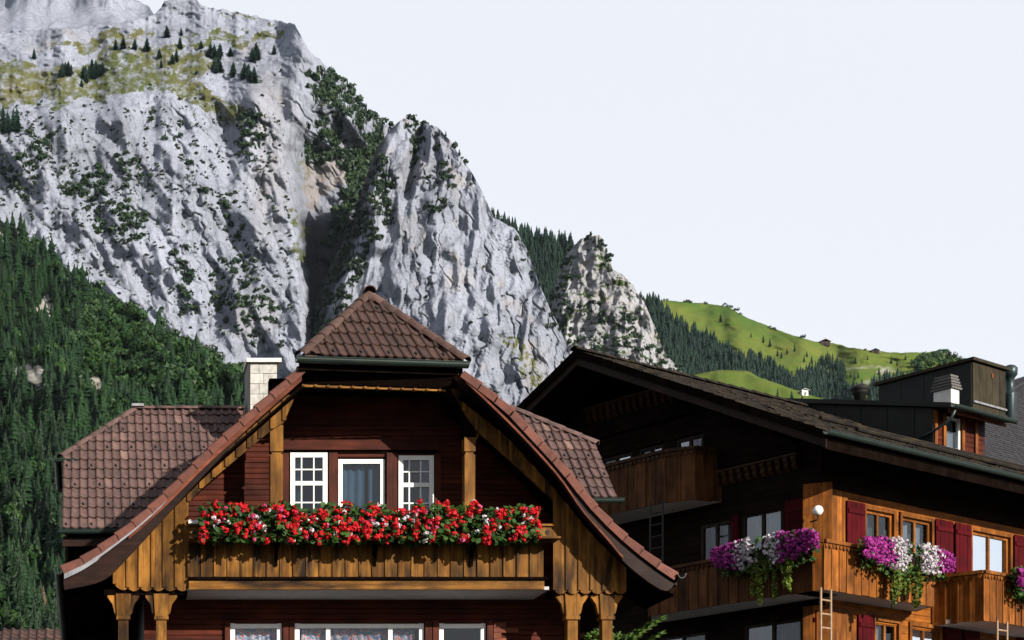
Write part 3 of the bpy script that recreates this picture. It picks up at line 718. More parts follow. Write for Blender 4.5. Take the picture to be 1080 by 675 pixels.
# single trees one can count
def ones(mass, pts, hs, me, label, group, name='spruce_tree', wf=1.1, parts=False):
    P, _ = mass.at(np.array([p[0] for p in pts], float), np.array([p[1] for p in pts], float))
    for q in P: tree(q, rs.uniform(*hs), wf * rs.uniform(.8, 1.3), me[rs.randint(len(me))], label, group, name, parts)
ones(A, [(10,138),(5,140),(14,136),(70,80),(66,81),(75,79),(90,82),(96,80),(101,78),(106,80),(93,83),(86,92),(130,52),(122,53),(142,53),(170,72),(168,62),(190,52),(191,38),(176,40),(226,58),(222,61),(232,60),(226,75),(230,74),(266,63),(270,60),(257,80),(262,82),(186,66),(182,68),(243,60),(212,52),(36,63),(289,58),(155,55)],
     (9, 15), CROWN_FAR, 'small dark spruce standing alone on the high grassy ledges', 'lone spruces on the high ledges', wf=1.9)
ones(A, [(8,141),(14,139),(3,142),(18,140)], (20, 28), CROWN_FAR, 'tall dark spruce of the clump on the grassy ledge at the left edge', 'ledge clump at the left edge', wf=1.3)
ones(A, [(66,82),(72,81),(69,79),(88,84),(94,82),(99,84),(104,81),(97,78),(108,79),(91,88),(226,62),(230,63),(222,60),(228,78),(232,77),(267,66),(272,64),(258,84),(263,86),(268,88),(246,82)], (11, 17), CROWN_FAR, 'dark spruce in the small clumps on the high grassy ledges', 'clumped spruces on the high ledges', wf=1.7)
ones(Fm, [(868,388),(873,384),(878,386),(883,388),(888,391),(884,397),(878,394),(870,390),(889,400),(864,392),(886,405),(880,404),(891,408),(875,390),(881,392),(866,386),(871,386),(886,394),(890,396)], (12, 19), CROWN_FAR, 'dark spruce in the small copse in the middle of the meadow', 'meadow copse')
ones(Fm, [(968,388),(972,384),(978,382),(984,380),(990,378),(996,378),(1002,380),(1008,383),(1014,388),(980,390),(992,388),(1000,390),(970,394)], (9, 15), [blob for blob in BROAD_ME], 'rounded blue green tree on the skyline beside the dark roof box', 'skyline trees beside the roof box', 'leafy_tree', 1.0)
ones(Fm, [(966,392),(972,394),(1010,394)], (10, 13), CROWN_FAR, 'slim spruce at the edge of the skyline grove', 'skyline spruces')
ones(Fm, [(764,323),(768,324),(771,325),(776,328),(781,332),(812,347),(816,348),(818,349),(846,357),(912,370),(722,319),(725,319),(728,320),(700,317),(704,317),(744,321)], (2.2, 4.5), [BROAD_ME[0], BROAD_ME[1]], 'low round bush on the meadow skyline', 'bushes on the meadow skyline', 'bush', 1.4)
ones(Fm, [(805,362),(812,366),(830,374),(838,371),(851,377),(902,384),(915,380),(940,384),(946,386),(760,340),(792,356),(955,380),(897,398),(901,402),(905,399),(909,404),(856,384),(860,386),(848,382),(824,378),(820,376),(927,396),(933,400),(938,398)], (5, 10), CROWN_FAR, 'single small spruce scattered over the open meadow', 'scattered meadow spruces')
ones(F2, [(835,424),(846,428),(820,420),(838,430)], (6, 10), CROWN_FAR, 'young spruce on the bright lower meadow spur', 'spruces on the lower meadow')
# huts on the meadow
def hut(mass, x, y, w, d, h, wall, roof, label):
    P, _ = mass.at(np.array([x], float), np.array([y], float)); p = Vector(P[0])
    t = thing('alpine_hut', p, label, 'hut')
    MB().box(p.x-w/2, p.x+w/2, p.y-d/2, p.y+d/2, p.z-1.5, p.z+h).build('wall', wall, t)
    b = MB()
    b.prism([(p.x-w/2-.8, p.y-d/2-.8, p.z+h-.3), (p.x, p.y-d/2-.8, p.z+h+w*.22), (p.x+w/2+.8, p.y-d/2-.8, p.z+h-.3), (p.x+w/2+.8, p.y-d/2-.8, p.z+h), (p.x, p.y-d/2-.8, p.z+h+w*.22+.4), (p.x-w/2-.8, p.y-d/2-.8, p.z+h)], (0, d+1.6, 0)).build('roof', roof, t)
    MB().box(p.x-.6, p.x+.5, p.y-d/2-.12, p.y-d/2, p.z-1.2, p.z+1.2).build('door', M_dark, t)
    MB().box(p.x+w*.22, p.x+w*.36, p.y-d/2-.12, p.y-d/2, p.z+.6, p.z+1.8).build('window', M_room, t)
hut(Fm, 869, 364, 11, 7, 3.2, M_barge, M_redtrim, 'brown wooden hut with reddish roof high on the meadow')
hut(F2, 848, 416, 4.5, 4, 2.6, M_white, M_slab, 'tiny white hut at the lower edge of the meadow')
hut(Fm, 922, 372, 8, 5, 1.8, M_barge, M_metal, 'low dark hut on the meadow skyline')
# ------------------------------------------------------------------ shared building pieces
def plank_wall(parent, name, O, e, n, s0, s1, z0, z1, pitch, mat, openings=(), clip=None, th=.14, ch=.012, label=None):
    """horizontal boards with V joints, cut round the openings (s0, s1, z0, z1)"""
    O, e, n = Vector(O), Vector(e), Vector(n); b = MB(); k = int(math.ceil((z1 - z0) / pitch))
    for i in range(k):
        a, c = z0 + i*pitch, min(z1, z0 + (i+1)*pitch); zm = (a + c)/2
        A, Bq = (s0, s1) if clip is None else clip(zm)
        A, Bq = max(A, s0), min(Bq, s1)
        iv = [(A, Bq)] if Bq > A else []
        for (oa, ob, oz0, oz1) in openings:
            if oz0 < zm < oz1:
                nv = []
                for (p, q) in iv:
                    if ob <= p or oa >= q: nv.append((p, q)); continue
                    if p < oa: nv.append((p, oa))
                    if q > ob: nv.append((ob, q))
                iv = nv
        for (p, q) in iv:
            jit = rnd.uniform(-.003, .003)
            prof = [(-th,a), (-ch,a), (jit,a+ch), (jit,c-ch), (-ch,c), (-th,c)]
            b.prism([O + e*p + n*d + Vector((0,0,z - O.z)) for d, z in prof], e*(q-p))
    return b.build(name, mat, parent, label=label)

def window(parent, O, e, n, s0, s1, z0, z1, vs=(), hs=(), rows=(), fmat=None, fw=.055, recess=.03, curtain=None, name='window', glass=None, mw=.022, label=None, proud=.0):
    """frame ring, glazing bars, one pane per light and a curtain; vs/hs are main mullions (fractions), rows = fine bars (axis, fraction, from, to)"""
    fmat = fmat or M_white; O, e, n = Vector(O), Vector(e), Vector(n)
    fr = lambda s, d, z: O + e*s + n*d + Vector((0,0,z - O.z))
    b = MB(); d0, d1 = -recess - .06, -recess + proud
    b.fbox(fr, s0, s0+fw, d0, d1, z0, z1); b.fbox(fr, s1-fw, s1, d0, d1, z0, z1)
    b.fbox(fr, s0+fw, s1-fw, d0, d1-.002, z1-fw, z1); b.fbox(fr, s0+fw, s1-fw, d0, d1-.002, z0, z0+fw)
    wo = b.build(name, fmat, parent, label=label)
    a0, a1, c0, c1 = s0+fw, s1-fw, z0+fw, z1-fw
    for k in vs:
        x = a0 + (a1-a0)*k; MB().fbox(fr, x-fw*.45, x+fw*.45, d0+.005, d1-.006, c0, c1).build('mullion', fmat, wo)
    for k in hs:
        z = c0 + (c1-c0)*k; MB().fbox(fr, a0, a1, d0+.006, d1-.009, z-fw*.45, z+fw*.45).build('transom', fmat, wo)
    for ax, k, f0, f1 in rows:
        m = MB()
        if ax == 'v': x = a0+(a1-a0)*k; m.fbox(fr, x-mw/2, x+mw/2, d0+.012, d1-.014, c0+(c1-c0)*f0, c0+(c1-c0)*f1)
        else: z = c0+(c1-c0)*k; m.fbox(fr, a0+(a1-a0)*f0, a0+(a1-a0)*f1, d0+.014, d1-.016, z-mw/2, z+mw/2)
        m.build('glazing_bar', fmat, wo)
    xs_ = [a0] + [a0+(a1-a0)*k for k in vs] + [a1]; zs_ = [c0] + [c0+(c1-c0)*k for k in hs] + [c1]
    dg = (d0+d1)/2
    for i in range(len(xs_)-1):
        for j in range(len(zs_)-1):
            t = rnd.uniform(-.003, .003)
            MB().add([fr(xs_[i], dg+t, zs_[j]), fr(xs_[i+1], dg-t, zs_[j]), fr(xs_[i+1], dg-t, zs_[j+1]), fr(xs_[i], dg+t, zs_[j+1])], [(0,1,2,3)]).build('pane', glass or M_glass, wo)
    if curtain:
        for (f0, f1, cm) in curtain:
            m = MB(); nn = max(6, int((f1-f0)*(s1-s0)/.035)); P = []
            for i in range(nn+1):
                s_ = a0+(a1-a0)*(f0+(f1-f0)*i/nn); P.append((s_, d0 - .07 + .022*math.sin(i*1.5) + .01*math.sin(i*.7)))
            m.add([fr(s_, d, c0-.02) for s_, d in P] + [fr(s_, d, c1+.02) for s_, d in P], [(i, i+1, nn+2+i, nn+1+i) for i in range(nn)])
            m.build('curtain', cm, wo, smooth=True)
    return wo

def pantile_mesh(w, l):
    prof = [(0,.0),(.10,.028),(.24,.040),(.38,.026),(.50,.004),(.75,-.006),(1.04,.004)]
    b = MB(); n = len(prof)
    def row(y, dz): return [((s-.5)*w, y, z*w/.155*.9 + dz) for s, z in prof]
    a, c, d = row(-l*.56, .035), row(l*.5, .0), row(-l*.56, .008)
    # rounded lower lip
    a = [(x, y + (-.018 if .05 < s < .45 else .0), z) for (x, y, z), (s, _) in zip(a, prof)]; d = [(x, y2, z) for (x, _, z), (_, y2, _) in zip(d, a)]
    b.add(a + c + d, [(i, i+1, n+i+1, n+i) for i in range(n-1)] + [(2*n+i, 2*n+i+1, i+1, i) for i in range(n-1)])
    return b.mesh('roof_tile')
def lay_tiles(parent, O, ex, ey, poly, w, l, mesh, mat, s_off=0., stops=None, name='roof_tile'):
    """pantiles on a roof plane; poly is convex, counter-clockwise, in (s, t) of ex (eave) and ey (up the slope)"""
    O, ex, ey = Vector(O), Vector(ex).normalized(), Vector(ey).normalized(); ez = ex.cross(ey)
    ss = [p[0] for p in poly]; ts = [p[1] for p in poly]; n = len(poly); cnt = 0
    base = Matrix((ex, ey, ez)).transposed().to_4x4()
    r0 = int(math.floor(min(ts)/l)); r1 = int(math.ceil(max(ts)/l))
    c0 = int(math.floor((min(ss)-s_off)/w)); c1 = int(math.ceil((max(ss)-s_off)/w))
    sb_ = MB()
    for r in range(r0, r1):
        for c in range(c0, c1):
            cs, ct = s_off + (c+.5)*w, (r+.5)*l
            corners = [(cs-w/2, ct-l*.5), (cs+w/2, ct-l*.5), (cs+w/2, ct+l*.5), (cs-w/2, ct+l*.5)]
            ins = True; out = False
            for i in range(n):
                (xa, ya), (xb, yb) = poly[i], poly[(i+1) % n]
                dd = [(xb-xa)*(y-ya) - (yb-ya)*(x-xa) for x, y in corners]
                if all(k < 1e-6 for k in dd): out = True
                if any(k < -1e-6 for k in dd): ins = False
            if out: continue
            jz = rnd.uniform(0, .011)
            M = Matrix.Translation(O + ex*cs + ey*ct + ez*(.012 + jz)) @ base @ Matrix.Rotation(rnd.uniform(-.03, .03), 4, 'Z') @ Matrix.Rotation(rnd.uniform(-.012, .012), 4, 'X')
            if ins: link(name, mesh, mat, parent, M=M); cnt += 1
            else:
                bm = bmesh.new(); bm.from_mesh(mesh)
                for i in range(n):
                    (xa, ya), (xb, yb) = poly[i], poly[(i+1) % n]
                    nx_, ny_ = (yb-ya), -(xb-xa)
                    bmesh.ops.bisect_plane(bm, geom=bm.verts[:] + bm.edges[:] + bm.faces[:], dist=1e-5, plane_co=(xa-cs, ya-ct, 0), plane_no=(nx_, ny_, 0), clear_outer=True)
                if len(bm.faces) > 2:
                    me = bpy.data.meshes.new(name); bm.to_mesh(me); link(name, me, mat, parent, M=M); cnt += 1
                bm.free()
            if stops and ins and (c + (r//2)*stops[1]) % stops[0] == 0 and r % 2 == 0:
                q = O + ex*cs + ey*(ct - l*.38) + ez*.05
                sb_.prism([q - ex*.022, q + ex*.022, q + ex*.015 + ez*.035 , q - ex*.015 + ez*.035], ey*.05)
    if sb_.v: sb_.build('snow_stops', M_metal, parent, kind='stuff')
    return cnt
def cap_mesh(l, r):
    b = MB(); n = 7; rows = []
    for y, rr in ((-.08*l, r*1.12), (.5*l, r), (1.0*l, r*.9)):
        rows.append([(rr*math.cos(math.pi*k/(n-1)), y, rr*math.sin(math.pi*k/(n-1))*.85) for k in range(n)])
    lip = [(x*.86, -.08*l, z*.86) for x, y, z in rows[0]]
    vs = [p for rw in rows for p in rw] + lip
    fs = [(j*n+i, j*n+i+1, (j+1)*n+i+1, (j+1)*n+i) for j in range(2) for i in range(n-1)] + [(3*n+i, 3*n+i+1, i+1, i) for i in range(n-1)]
    b.add(vs, fs); return b.mesh('ridge_tile', True)
def lay_caps(parent, a, c, l, mesh, mat, name='ridge_tile', lift=.0):
    a, c = Vector(a), Vector(c); d = c - a; n = max(1, round(d.length / l)); d.normalize()
    x = d.cross(Vector((0,0,1))).normalized(); z = x.cross(d)
    base = Matrix((x, d, z)).transposed().to_4x4()
    for i in range(n):
        p = a + (c-a)*(i/n) + z*(lift + rnd.uniform(0,.006))
        link(name, mesh, mat, parent, M=Matrix.Translation(p) @ base @ Matrix.Rotation(rnd.uniform(-.02,.02), 4, 'Z'))
def gutter(parent, a, c, r=.065, mat=None, name='gutter'):
    a, c = Vector(a), Vector(c); d = (c-a).normalized(); x = d.cross(Vector((0,0,1))).normalized(); b = MB(); n = 9
    o = []; i_ = []
    for k in range(n):
        t = math.pi + math.pi*k/(n-1); o.append((math.cos(t)*r, math.sin(t)*r)); i_.append((math.cos(t)*r*.86, math.sin(t)*r*.86))
    pr = o + i_[::-1]
    b.prism([a + x*q[0] + Vector((0,0,q[1])) for q in pr], c-a)
    b.tube([a + x*r + Vector((0,0,.004)), c + x*r + Vector((0,0,.004))], .011, 6); b.tube([a - x*r + Vector((0,0,.004)), c - x*r + Vector((0,0,.004))], .011, 6)
    return b.build(name, mat or M_gutter, parent)

# ------------------------------------------------------------------ the tiled chalet (facing the camera)
YW, YF, YV, YB = 28.0, 27.05, 26.62, 39.0
CH = thing('tiled_chalet', (4.6, 33.0, 0), 'wooden chalet with curved half-hipped tiled roof and red geranium balcony', 'house')
LT = [(66,595),(90,583),(120,562),(150,538),(180,510),(217,473),(257,437),(318,383)]
LB = [(68,622),(107,613),(130,593),(167,553),(200,517),(257,457),(300,416),(318,400)]
RT = [(490,388),(537,425),(560,449),(595,487),(630,530),(662,562),(690,585),(714,602)]
RB = [(490,404),(540,452),(587,503),(613,540),(640,571),(663,597),(700,623),(714,612)]
def curve(pts, n):
    """smooth polyline in pixels"""
    a = np.array(pts, float); t = np.linspace(0, len(a)-1, n); out = []
    for q in t:
        i = min(int(q), len(a)-2); f = q - i; p0, p1, p2, p3 = a[max(i-1,0)], a[i], a[i+1], a[min(i+2, len(a)-1)]
        out.append(.5*((2*p1) + (-p0+p2)*f + (2*p0-5*p1+4*p2-p3)*f*f + (-p0+3*p1-3*p2+p3)*f**3))
    return out
Wv = lambda p, dy=0., Y=YV: W(p[0], p[1] + dy, Y)
# roof decks: flanks swept back from the verge, and the upper planes behind the half hip
apex = W(389, 312, 28.12); RIDGE_B = Vector((apex.x, YB, apex.z))
eL, eR = W(312, 376.5, 26.45), W(493, 382.5, 26.85)
for side, top in (('l', LT), ('r', RT)):
    c = [Wv(p, 9) for p in curve(top, 26)]
    lo = [p - Vector((0,0,.10)) for p in c]
    MB().ribbon(c, lo, (0, YB-YV, 0)).build('roof', M_barge, CH)
    MB().ribbon([p + Vector((0,.16,.055)) for p in c], [p + Vector((0,.16,.004)) for p in c], (0, YB-YV-.2, 0)).build('roof_covering', M_tile2, CH)
    k = c[-1] if side == 'l' else c[0]
    up = MB(); t_ = Vector((0,0,-.09))
    pl = [Vector((k.x, YV+.2, k.z)), Vector(apex), RIDGE_B, Vector((k.x, YB, k.z))]
    up.prism(pl, t_).build('roof', M_barge, CH)
    # soffit boards under the overhang, seen from below
# verge boards, flashing, trim
for top, bot, sgn in ((LT, LB, -1), (RT, RB, 1)):
    tc, bc = curve(top, 26), curve(bot, 26)
    MB().ribbon([Wv(p, 10) for p in tc], [Wv(p) for p in bc], (0, .07, 0)).build('barge_board', M_barge, CH)
    inner = [Wv(p, -1.0) - Vector((0,.035,0)) for p in bc]
    up_ = [Wv(p, -4.0) - Vector((0,.035,0)) for p in bc]
    if sgn > 0: MB().ribbon(up_[:18], inner[:18], (0,.03,0)).build('verge_trim', M_redtrim, CH)
    else: MB().ribbon([Wv(p, 13) - Vector((0,.03,0)) for p in tc][9:], [Wv(p, 19) - Vector((0,.03,0)) for p in tc][9:], (0,.025,0)).build('verge_trim', M_redtrim, CH)
fl = curve(LT, 60)
MB().ribbon([Wv(p, 8.5) - Vector((0,.045,0)) for p in fl[1:38]], [Wv(p, (17 if i < 12 else 15.5) if i < 30 else 15.5 - (i-30)*.8) - Vector((0,.045,0)) for i, p in enumerate(fl[1:38])], (0,.012,0)).build('metal_flashing', M_flash, CH)
MB().ribbon([Wv(p, 8.5) - Vector((0,.045,0)) for p in curve(RT, 60)[30:58]], [Wv(p, 11) - Vector((0,.045,0)) for p in curve(RT, 60)[30:58]], (0,.012,0)).build('metal_flashing', M_iron, CH)
# verge tiles, one by one
def verge_tiles(pts, n, flip):
    c = curve(pts, 400); seg = [0]
    for a, b2 in zip(c[:-1], c[1:]): seg.append(seg[-1] + float(np.hypot(*(b2-a))))
    for i in range(n):
        s0, s1 = seg[-1]*i/n, seg[-1]*(i+1)/n
        pa = c[int(np.searchsorted(seg, s0))]; pb = c[min(399, int(np.searchsorted(seg, s1)))]
        lowr = pa if (not flip) else pb; uppr = pb if (not flip) else pa
        a, b2 = Wv(lowr, 0, YV-.05), Wv(uppr, 2.2, YV-.05); d = (b2-a); L_ = d.length; d.normalize(); a = a - d*.035
        nz = Vector((0,-1,0)).cross(d); nz = nz if nz.z > 0 else -nz
        h0, h1 = .145, .12; dep = .26
        prof = lambda p, h: [p - nz*h, p - nz*.02, p + Vector((0,.03,0)), p + Vector((0,.10,0)) + nz*.006, p + Vector((0,dep,0)) - nz*.045, p + Vector((0,dep,0)) - nz*.075, p + Vector((0,.035,0)) - nz*.045, p + Vector((0,.03,0)) - nz*h]
        A_, B_ = prof(a, h0), prof(b2, h1); m = MB(); k = len(A_)
        m.add(A_ + B_, [tuple(range(k))[::-1], tuple(range(k, 2*k))] + [(i_, (i_+1) % k, k+(i_+1) % k, k+i_) for i_ in range(k)])
        m.build('verge_tile', M_verge, CH)
verge_tiles(LT, 15, False); verge_tiles(RT, 14, True)
# half hip
PT = pantile_mesh(.148, .36)
exh = (eR - eL).normalized(); nrm = exh.cross(apex - eL).normalized(); eyh = nrm.cross(exh)
def st(p, O, ex, ey): d = Vector(p) - Vector(O); return (d.dot(ex), d.dot(ey))
hl, hr = W(317, 375, 26.5), W(490, 381, 26.83)
pol = [st(hl, hl, exh, eyh), st(hr, hl, exh, eyh), st(apex, hl, exh, eyh)]
MB().prism([hl, hr, apex], -nrm*.12).build('roof', M_tile2, CH)
lay_tiles(CH, hl, exh, eyh, pol, .148, .36, PT, M_tile2, 0, (3, 1))
CAP = cap_mesh(.36, .095)
lay_caps(CH, hl + Vector((0,-.05,-.01)), apex + Vector((0,0,.0)), .36, CAP, M_tile2, 'hip_tile')
lay_caps(CH, hr + Vector((0,-.05,-.01)), apex + Vector((0,0,.0)), .36, CAP, M_tile2, 'hip_tile')
lay_caps(CH, apex + Vector((0,-.1,.04)), RIDGE_B + Vector((0,0,.04)), .42, CAP, M_tile2)
gutter(CH, eL + Vector((0,-.05,-.03)), eR + Vector((0,-.05,-.03)), .075)
MB().prism([eL + Vector((.06,.06,-.02)), eR + Vector((-.06,.06,-.02)), eR + Vector((-.06,.06,-.18)), eL + Vector((.06,.06,-.18))], (0,.06,0)).build('fascia_board', M_dark, CH)
MB().prism([W(320,386.8,26.62), W(484,392.5,26.9), W(484,395,26.9), W(320,389.2,26.62)], (0,.05,0)).build('eave_trim', M_redtrim, CH)
MB().prism([W(316,388,26.74), W(492,393,26.95), W(480,409.5,27.0), W(322,404.5,26.8)], (0,.06,0)).build('header_board', M_dark, CH)
b = MB(); b.prism([W(318,405.5,26.78), W(470,411,26.98), W(470,412.6,26.98), W(318,407.8,26.78)], (0,.05,0))
b.build('header_trim', M_plankx, CH)
for i in range(12):
    q = W(320 + i*13.1, 406.4 + i*.47, 26.755 + i*.0172); MB().box(q.x-.018, q.x+.018, q.y-.012, q.y+.1, q.z-.016, q.z+.018).build('batten_end', M_post, CH)
# soffit behind the hip eave
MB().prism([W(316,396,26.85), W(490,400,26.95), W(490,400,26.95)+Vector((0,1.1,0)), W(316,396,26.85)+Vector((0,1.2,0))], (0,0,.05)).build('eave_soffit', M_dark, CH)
# gable cladding in the plane of the balcony front: vertical boards with cover strips
def board(px0, px1, top, bot, Y=YF, mat=None, scallop=False, strip=True, name='plank'):
    mat = mat or M_plank; X0, X1 = Xp(px0, Y), Xp(px1, Y); b = MB(); n = 6 if scallop else 1
    T = [Vector((X0+(X1-X0)*k/n, Y, Zp(top(px0+(px1-px0)*k/n), Y))) for k in range(n+1)]
    B_ = [Vector((X0+(X1-X0)*k/n, Y, Zp(bot(px0+(px1-px0)*k/n), Y) + (.05*(abs(2*k/n-1)**2.2) if scallop else 0))) for k in range(n+1)]
    b.ribbon(T, B_, (0,.035,0))
    if strip:
        w = .028; z0, z1 = Zp(bot(px0), Y) + (.06 if scallop else .012), Zp(top(px0), Y)
        if z1 - z0 > .06: b.hexa([(X0-w,Y-.024,z0),(X0+w,Y-.024,z0),(X0+w,Y-.001,z0),(X0-w,Y-.001,z0),(X0-w,Y-.024,z1-.03),(X0+w,Y-.024,z1-.03),(X0+w,Y-.001,z1-.03),(X0-w,Y-.001,z1-.03)])
    return b.build(name, mat, CH)
lbot = lambda x: L1(LB, x); rbot = lambda x: L1(RB[:-1], x)
OPL = [(198,531),(213,515),(240,492),(270,467),(287,453),(299,447),(303,434),(309,419),(318,409),(326,406)]
OPR = [(476,412),(482,416),(488,432),(494,447),(520,470),(560,506),(587,531)]
x = 121.0
while x < 194:
    w_ = rnd.uniform(12.0, 14.2); x1 = min(x + w_, 199)
    if 199 - x1 < 6: x1 = 199
    board(x, x1 - .25, lambda q: max(lbot(q)-6, 0), lambda q: 623.5 if q > 133 else 623.5 - (133-q)*.3, scallop=True); x = x1
x = 199.0
while x < 322:
    x1 = min(x + rnd.uniform(11.5, 13.5), 323)
    board(x, x1-.25, lambda q: lbot(q)-6 if q < 318 else 396, lambda q: L1(OPL, q)); x = x1
x = 585.0
while x < 655:
    x1 = min(x + rnd.uniform(11.5, 14), 661)
    board(x, x1-.25, lambda q: rbot(q)-6, lambda q: 626.5, scallop=True); x = x1
x = 477.0
while x < 584:
    x1 = min(x + rnd.uniform(11.5, 13.5), 585); 
    if 585 - x1 < 5: x1 = 585
    board(x, x1-.25, lambda q: (rbot(q)-6) if q > 492 else 398, lambda q: L1(OPR, q)); x = x1
# dark inner lining behind the boards and soffits of the loggia
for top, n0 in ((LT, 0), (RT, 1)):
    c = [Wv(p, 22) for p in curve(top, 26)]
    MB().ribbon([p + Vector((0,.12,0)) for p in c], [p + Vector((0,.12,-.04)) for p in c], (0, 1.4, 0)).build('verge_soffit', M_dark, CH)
# ------------------------------------------------------------------ walls
def clipw(zm):
    py = PY - (zm - CAMH)/YW*F
    s = YW/YV
    def xr(pts, inc):
        a = np.array([((W(p[0],p[1]+16,YV).z), W(p[0],p[1],YV).x) for p in pts]); o = np.argsort(a[:,0]); return float(np.interp(zm, a[o,0], a[o,1]))
    l = max(xr(LT, 0) + .1, Xp(152, YW)); r = min(xr(RT, 0) - .1, Xp(612, YW))
    return l, r
ZB = Zp(630, YW)         # balcony floor level at the wall
EX, NX = Vector((1,0,0)), Vector((0,-1,0))
w1 = (Xp(306,YW), Xp(345,YW), Zp(551,YW), Zp(478,YW)); w2 = (Xp(357,YW), Xp(406,YW), Zp(612,YW), Zp(484,YW)); w3 = (Xp(420,YW), Xp(457,YW), Zp(551,YW), Zp(481,YW))
lz1 = Zp(657.5, YW); lz0 = lz1 - 1.45
l1 = (Xp(243,YW), Xp(297,YW), lz0, lz1); l2 = (Xp(311,YW), Xp(447,YW), lz0, lz1); l3 = (Xp(463,YW), Xp(512,YW), lz0, lz1)
plank_wall(CH, 'wall', (0,YW,0), EX, NX, Xp(152,YW), Xp(612,YW), 0.0, Zp(386,YW), .088, M_redwall, [w1, w2, w3, l1, l2, l3], clipw)
grid = lambda lo, hi: [('v', .27, lo, hi), ('v', .73, lo, hi)]
fineL = [('v', .24, 0, .56), ('v', .68, 0, .56), ('h', .25, 0, 1), ('v', .24, .58, 1), ('v', .68, .58, 1), ('h', .80, 0, 1)]
window(CH, (0,YW,0), EX, NX, *w1, hs=(.57,), rows=fineL, fw=.075, recess=-.02, proud=.02, curtain=[(0,.2,M_curt)], mw=.02)
window(CH, (0,YW,0), EX, NX, *w2, fw=.07, recess=.05, proud=.03, curtain=[(0,.62,M_curt),(.72,1,M_curt)], name='balcony_door')
window(CH, (0,YW,0), EX, NX, *w3, hs=(.57,), rows=fineL, fw=.075, recess=-.02, proud=.02, curtain=[(.8,1,M_curt)], mw=.02)
def trim(px0, px1, py0, py1, mat=M_redpost, out=.05, name='window_post', Y=YW):
    MB().box(Xp(px0,Y), Xp(px1,Y), Y-out, Y+.02, Zp(py1,Y), Zp(py0,Y)).build(name, mat, CH)
trim(293, 462, 465, 475.5, M_redwall, .075, 'lintel_beam'); trim(293, 462, 475.5, 478, M_dark, .03, 'lintel_shade_strip')  # dark strip paints in the shade line under the lintel
trim(346.5, 355.5, 478.2, 612); trim(407.5, 418.5, 478.2, 612); trim(296, 304.5, 478.2, 612, out=.03); trim(458, 465, 478.2, 612, out=.03)
cur = [(.02,.98,M_floral)]
window(CH, (0,YW,0), EX, NX, *l1, fw=.075, recess=.02, proud=.02, curtain=cur)
window(CH, (0,YW,0), EX, NX, *l2, vs=(.24,.76), fw=.075, recess=.02, proud=.02, curtain=cur)
window(CH, (0,YW,0), EX, NX, *l3, fw=.075, recess=.02, proud=.02)
for a, c in ((237,242.5), (298,304), (305,310.5), (448,455), (456,462.5), (513,519)): trim(a, c, 655.5, 800, M_redpost, .06)
# carved block ends beside the lower window
for k in range(14):
    z = Zp(657,YW) - .085*k; xo = Xp(520 + (13 if k % 3 == 0 else (26 if k % 3 == 1 else 8)), YW)
    MB().box(Xp(520,YW), xo, YW-.05, YW+.01, z-.08, z).build('log_end', M_redtrim, CH)
# inner partition, side and back walls, floors
q_ = [Wv(p) for p in ((200,540),(250,485),(322,418),(484,424),(540,475),(590,535))]
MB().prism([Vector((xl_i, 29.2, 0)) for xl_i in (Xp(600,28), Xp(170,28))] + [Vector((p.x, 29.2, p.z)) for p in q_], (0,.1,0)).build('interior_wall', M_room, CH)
xl, xr_ = Xp(152,YW), Xp(612,YW)
MB().box(xl, xl+.12, YW+.15, 38.8, 0, Zp(560,YW)).build('side_wall', M_barge, CH)
MB().box(xr_-.12, xr_, YW+.15, 38.8, 0, Zp(560,YW)).build('side_wall', M_barge, CH)
MB().box(xl, xr_, 38.8, 38.92, 0, Zp(470,YW)).build('back_wall', M_barge, CH)
MB().box(xl+.13, xr_-.13, YW+.16, 38.7, ZB-.05, ZB+.1).build('floor', M_dark, CH)
# ------------------------------------------------------------------ balcony of the tiled chalet
X0b, X1b = Xp(199,YF), Xp(573,YF)
MB().box(Xp(196,YF), Xp(579,YF), YF, YW-.01, Zp(622,YF), Zp(622,YF)+.05).build('balcony_slab', M_slab, CH)
MB().box(X0b, X1b, YF-.06, YF-.002, Zp(622.3,YF), Zp(612.5,YF)).build('balcony_beam', M_plankx, CH)
MB().box(X0b, X1b+.05, YF-.10, YF+.06, Zp(612.3,YF), Zp(609.5,YF)).build('balcony_ledge', M_dark, CH)
n = 27; pw = (X1b - X0b)/n
for i in range(n):
    a = X0b + i*pw; t = rnd.uniform(-.006,.006); zt = Zp(572,YF); zb = Zp(608.8,YF) + rnd.uniform(-.004,.004)
    m = MB(); m.hexa([(a+.004,YF-.03+t,zb),(a+pw-.004,YF-.03+t,zb),(a+pw-.004,YF,zb),(a+.004,YF,zb),(a+.004,YF-.03+t,zt),(a+pw-.004,YF-.03+t,zt),(a+pw-.004,YF,zt),(a+.004,YF,zt)])
    m.box(a-.018, a+.012, YF-.052, YF-.031+t, zb, zt); m.build('balcony_plank', M_plank, CH)
rail = MB().box(X0b, Xp(583,YF), YF-.02, YF+.05, Zp(567,YF), Zp(555.5,YF)); ro = rail.build('balcony_rail', M_post, CH)
MB().box(X0b-.02, Xp(584,YF), YF-.06, YF+.09, Zp(555.4,YF), Zp(553.2,YF)).build('handrail', M_post, CH)
for px in (577.5, 205, 350, 470):
    q = W(px, 561.3, YF-.022); MB().tube([q, q - Vector((0,.008,0))], .035, 14).build('rail_hole', M_room, ro)
MB().box(X0b-.01, Xp(584,YF), YF-.40, YF-.035, Zp(573,YF), Zp(571,YF)).build('flower_shelf', M_plankx, CH)
for px in (291, 395, 497):
    q = W(px, 573.3, YF-.055); MB().prism([q + Vector((-.025,0,0)), q + Vector((-.025,-.30,0)), q + Vector((-.025,-.30,-.04)), q + Vector((-.025,-.08,-.16)), q + Vector((-.025,0,-.36))], (.05,0,0)).build('shelf_bracket', M_dark, CH)
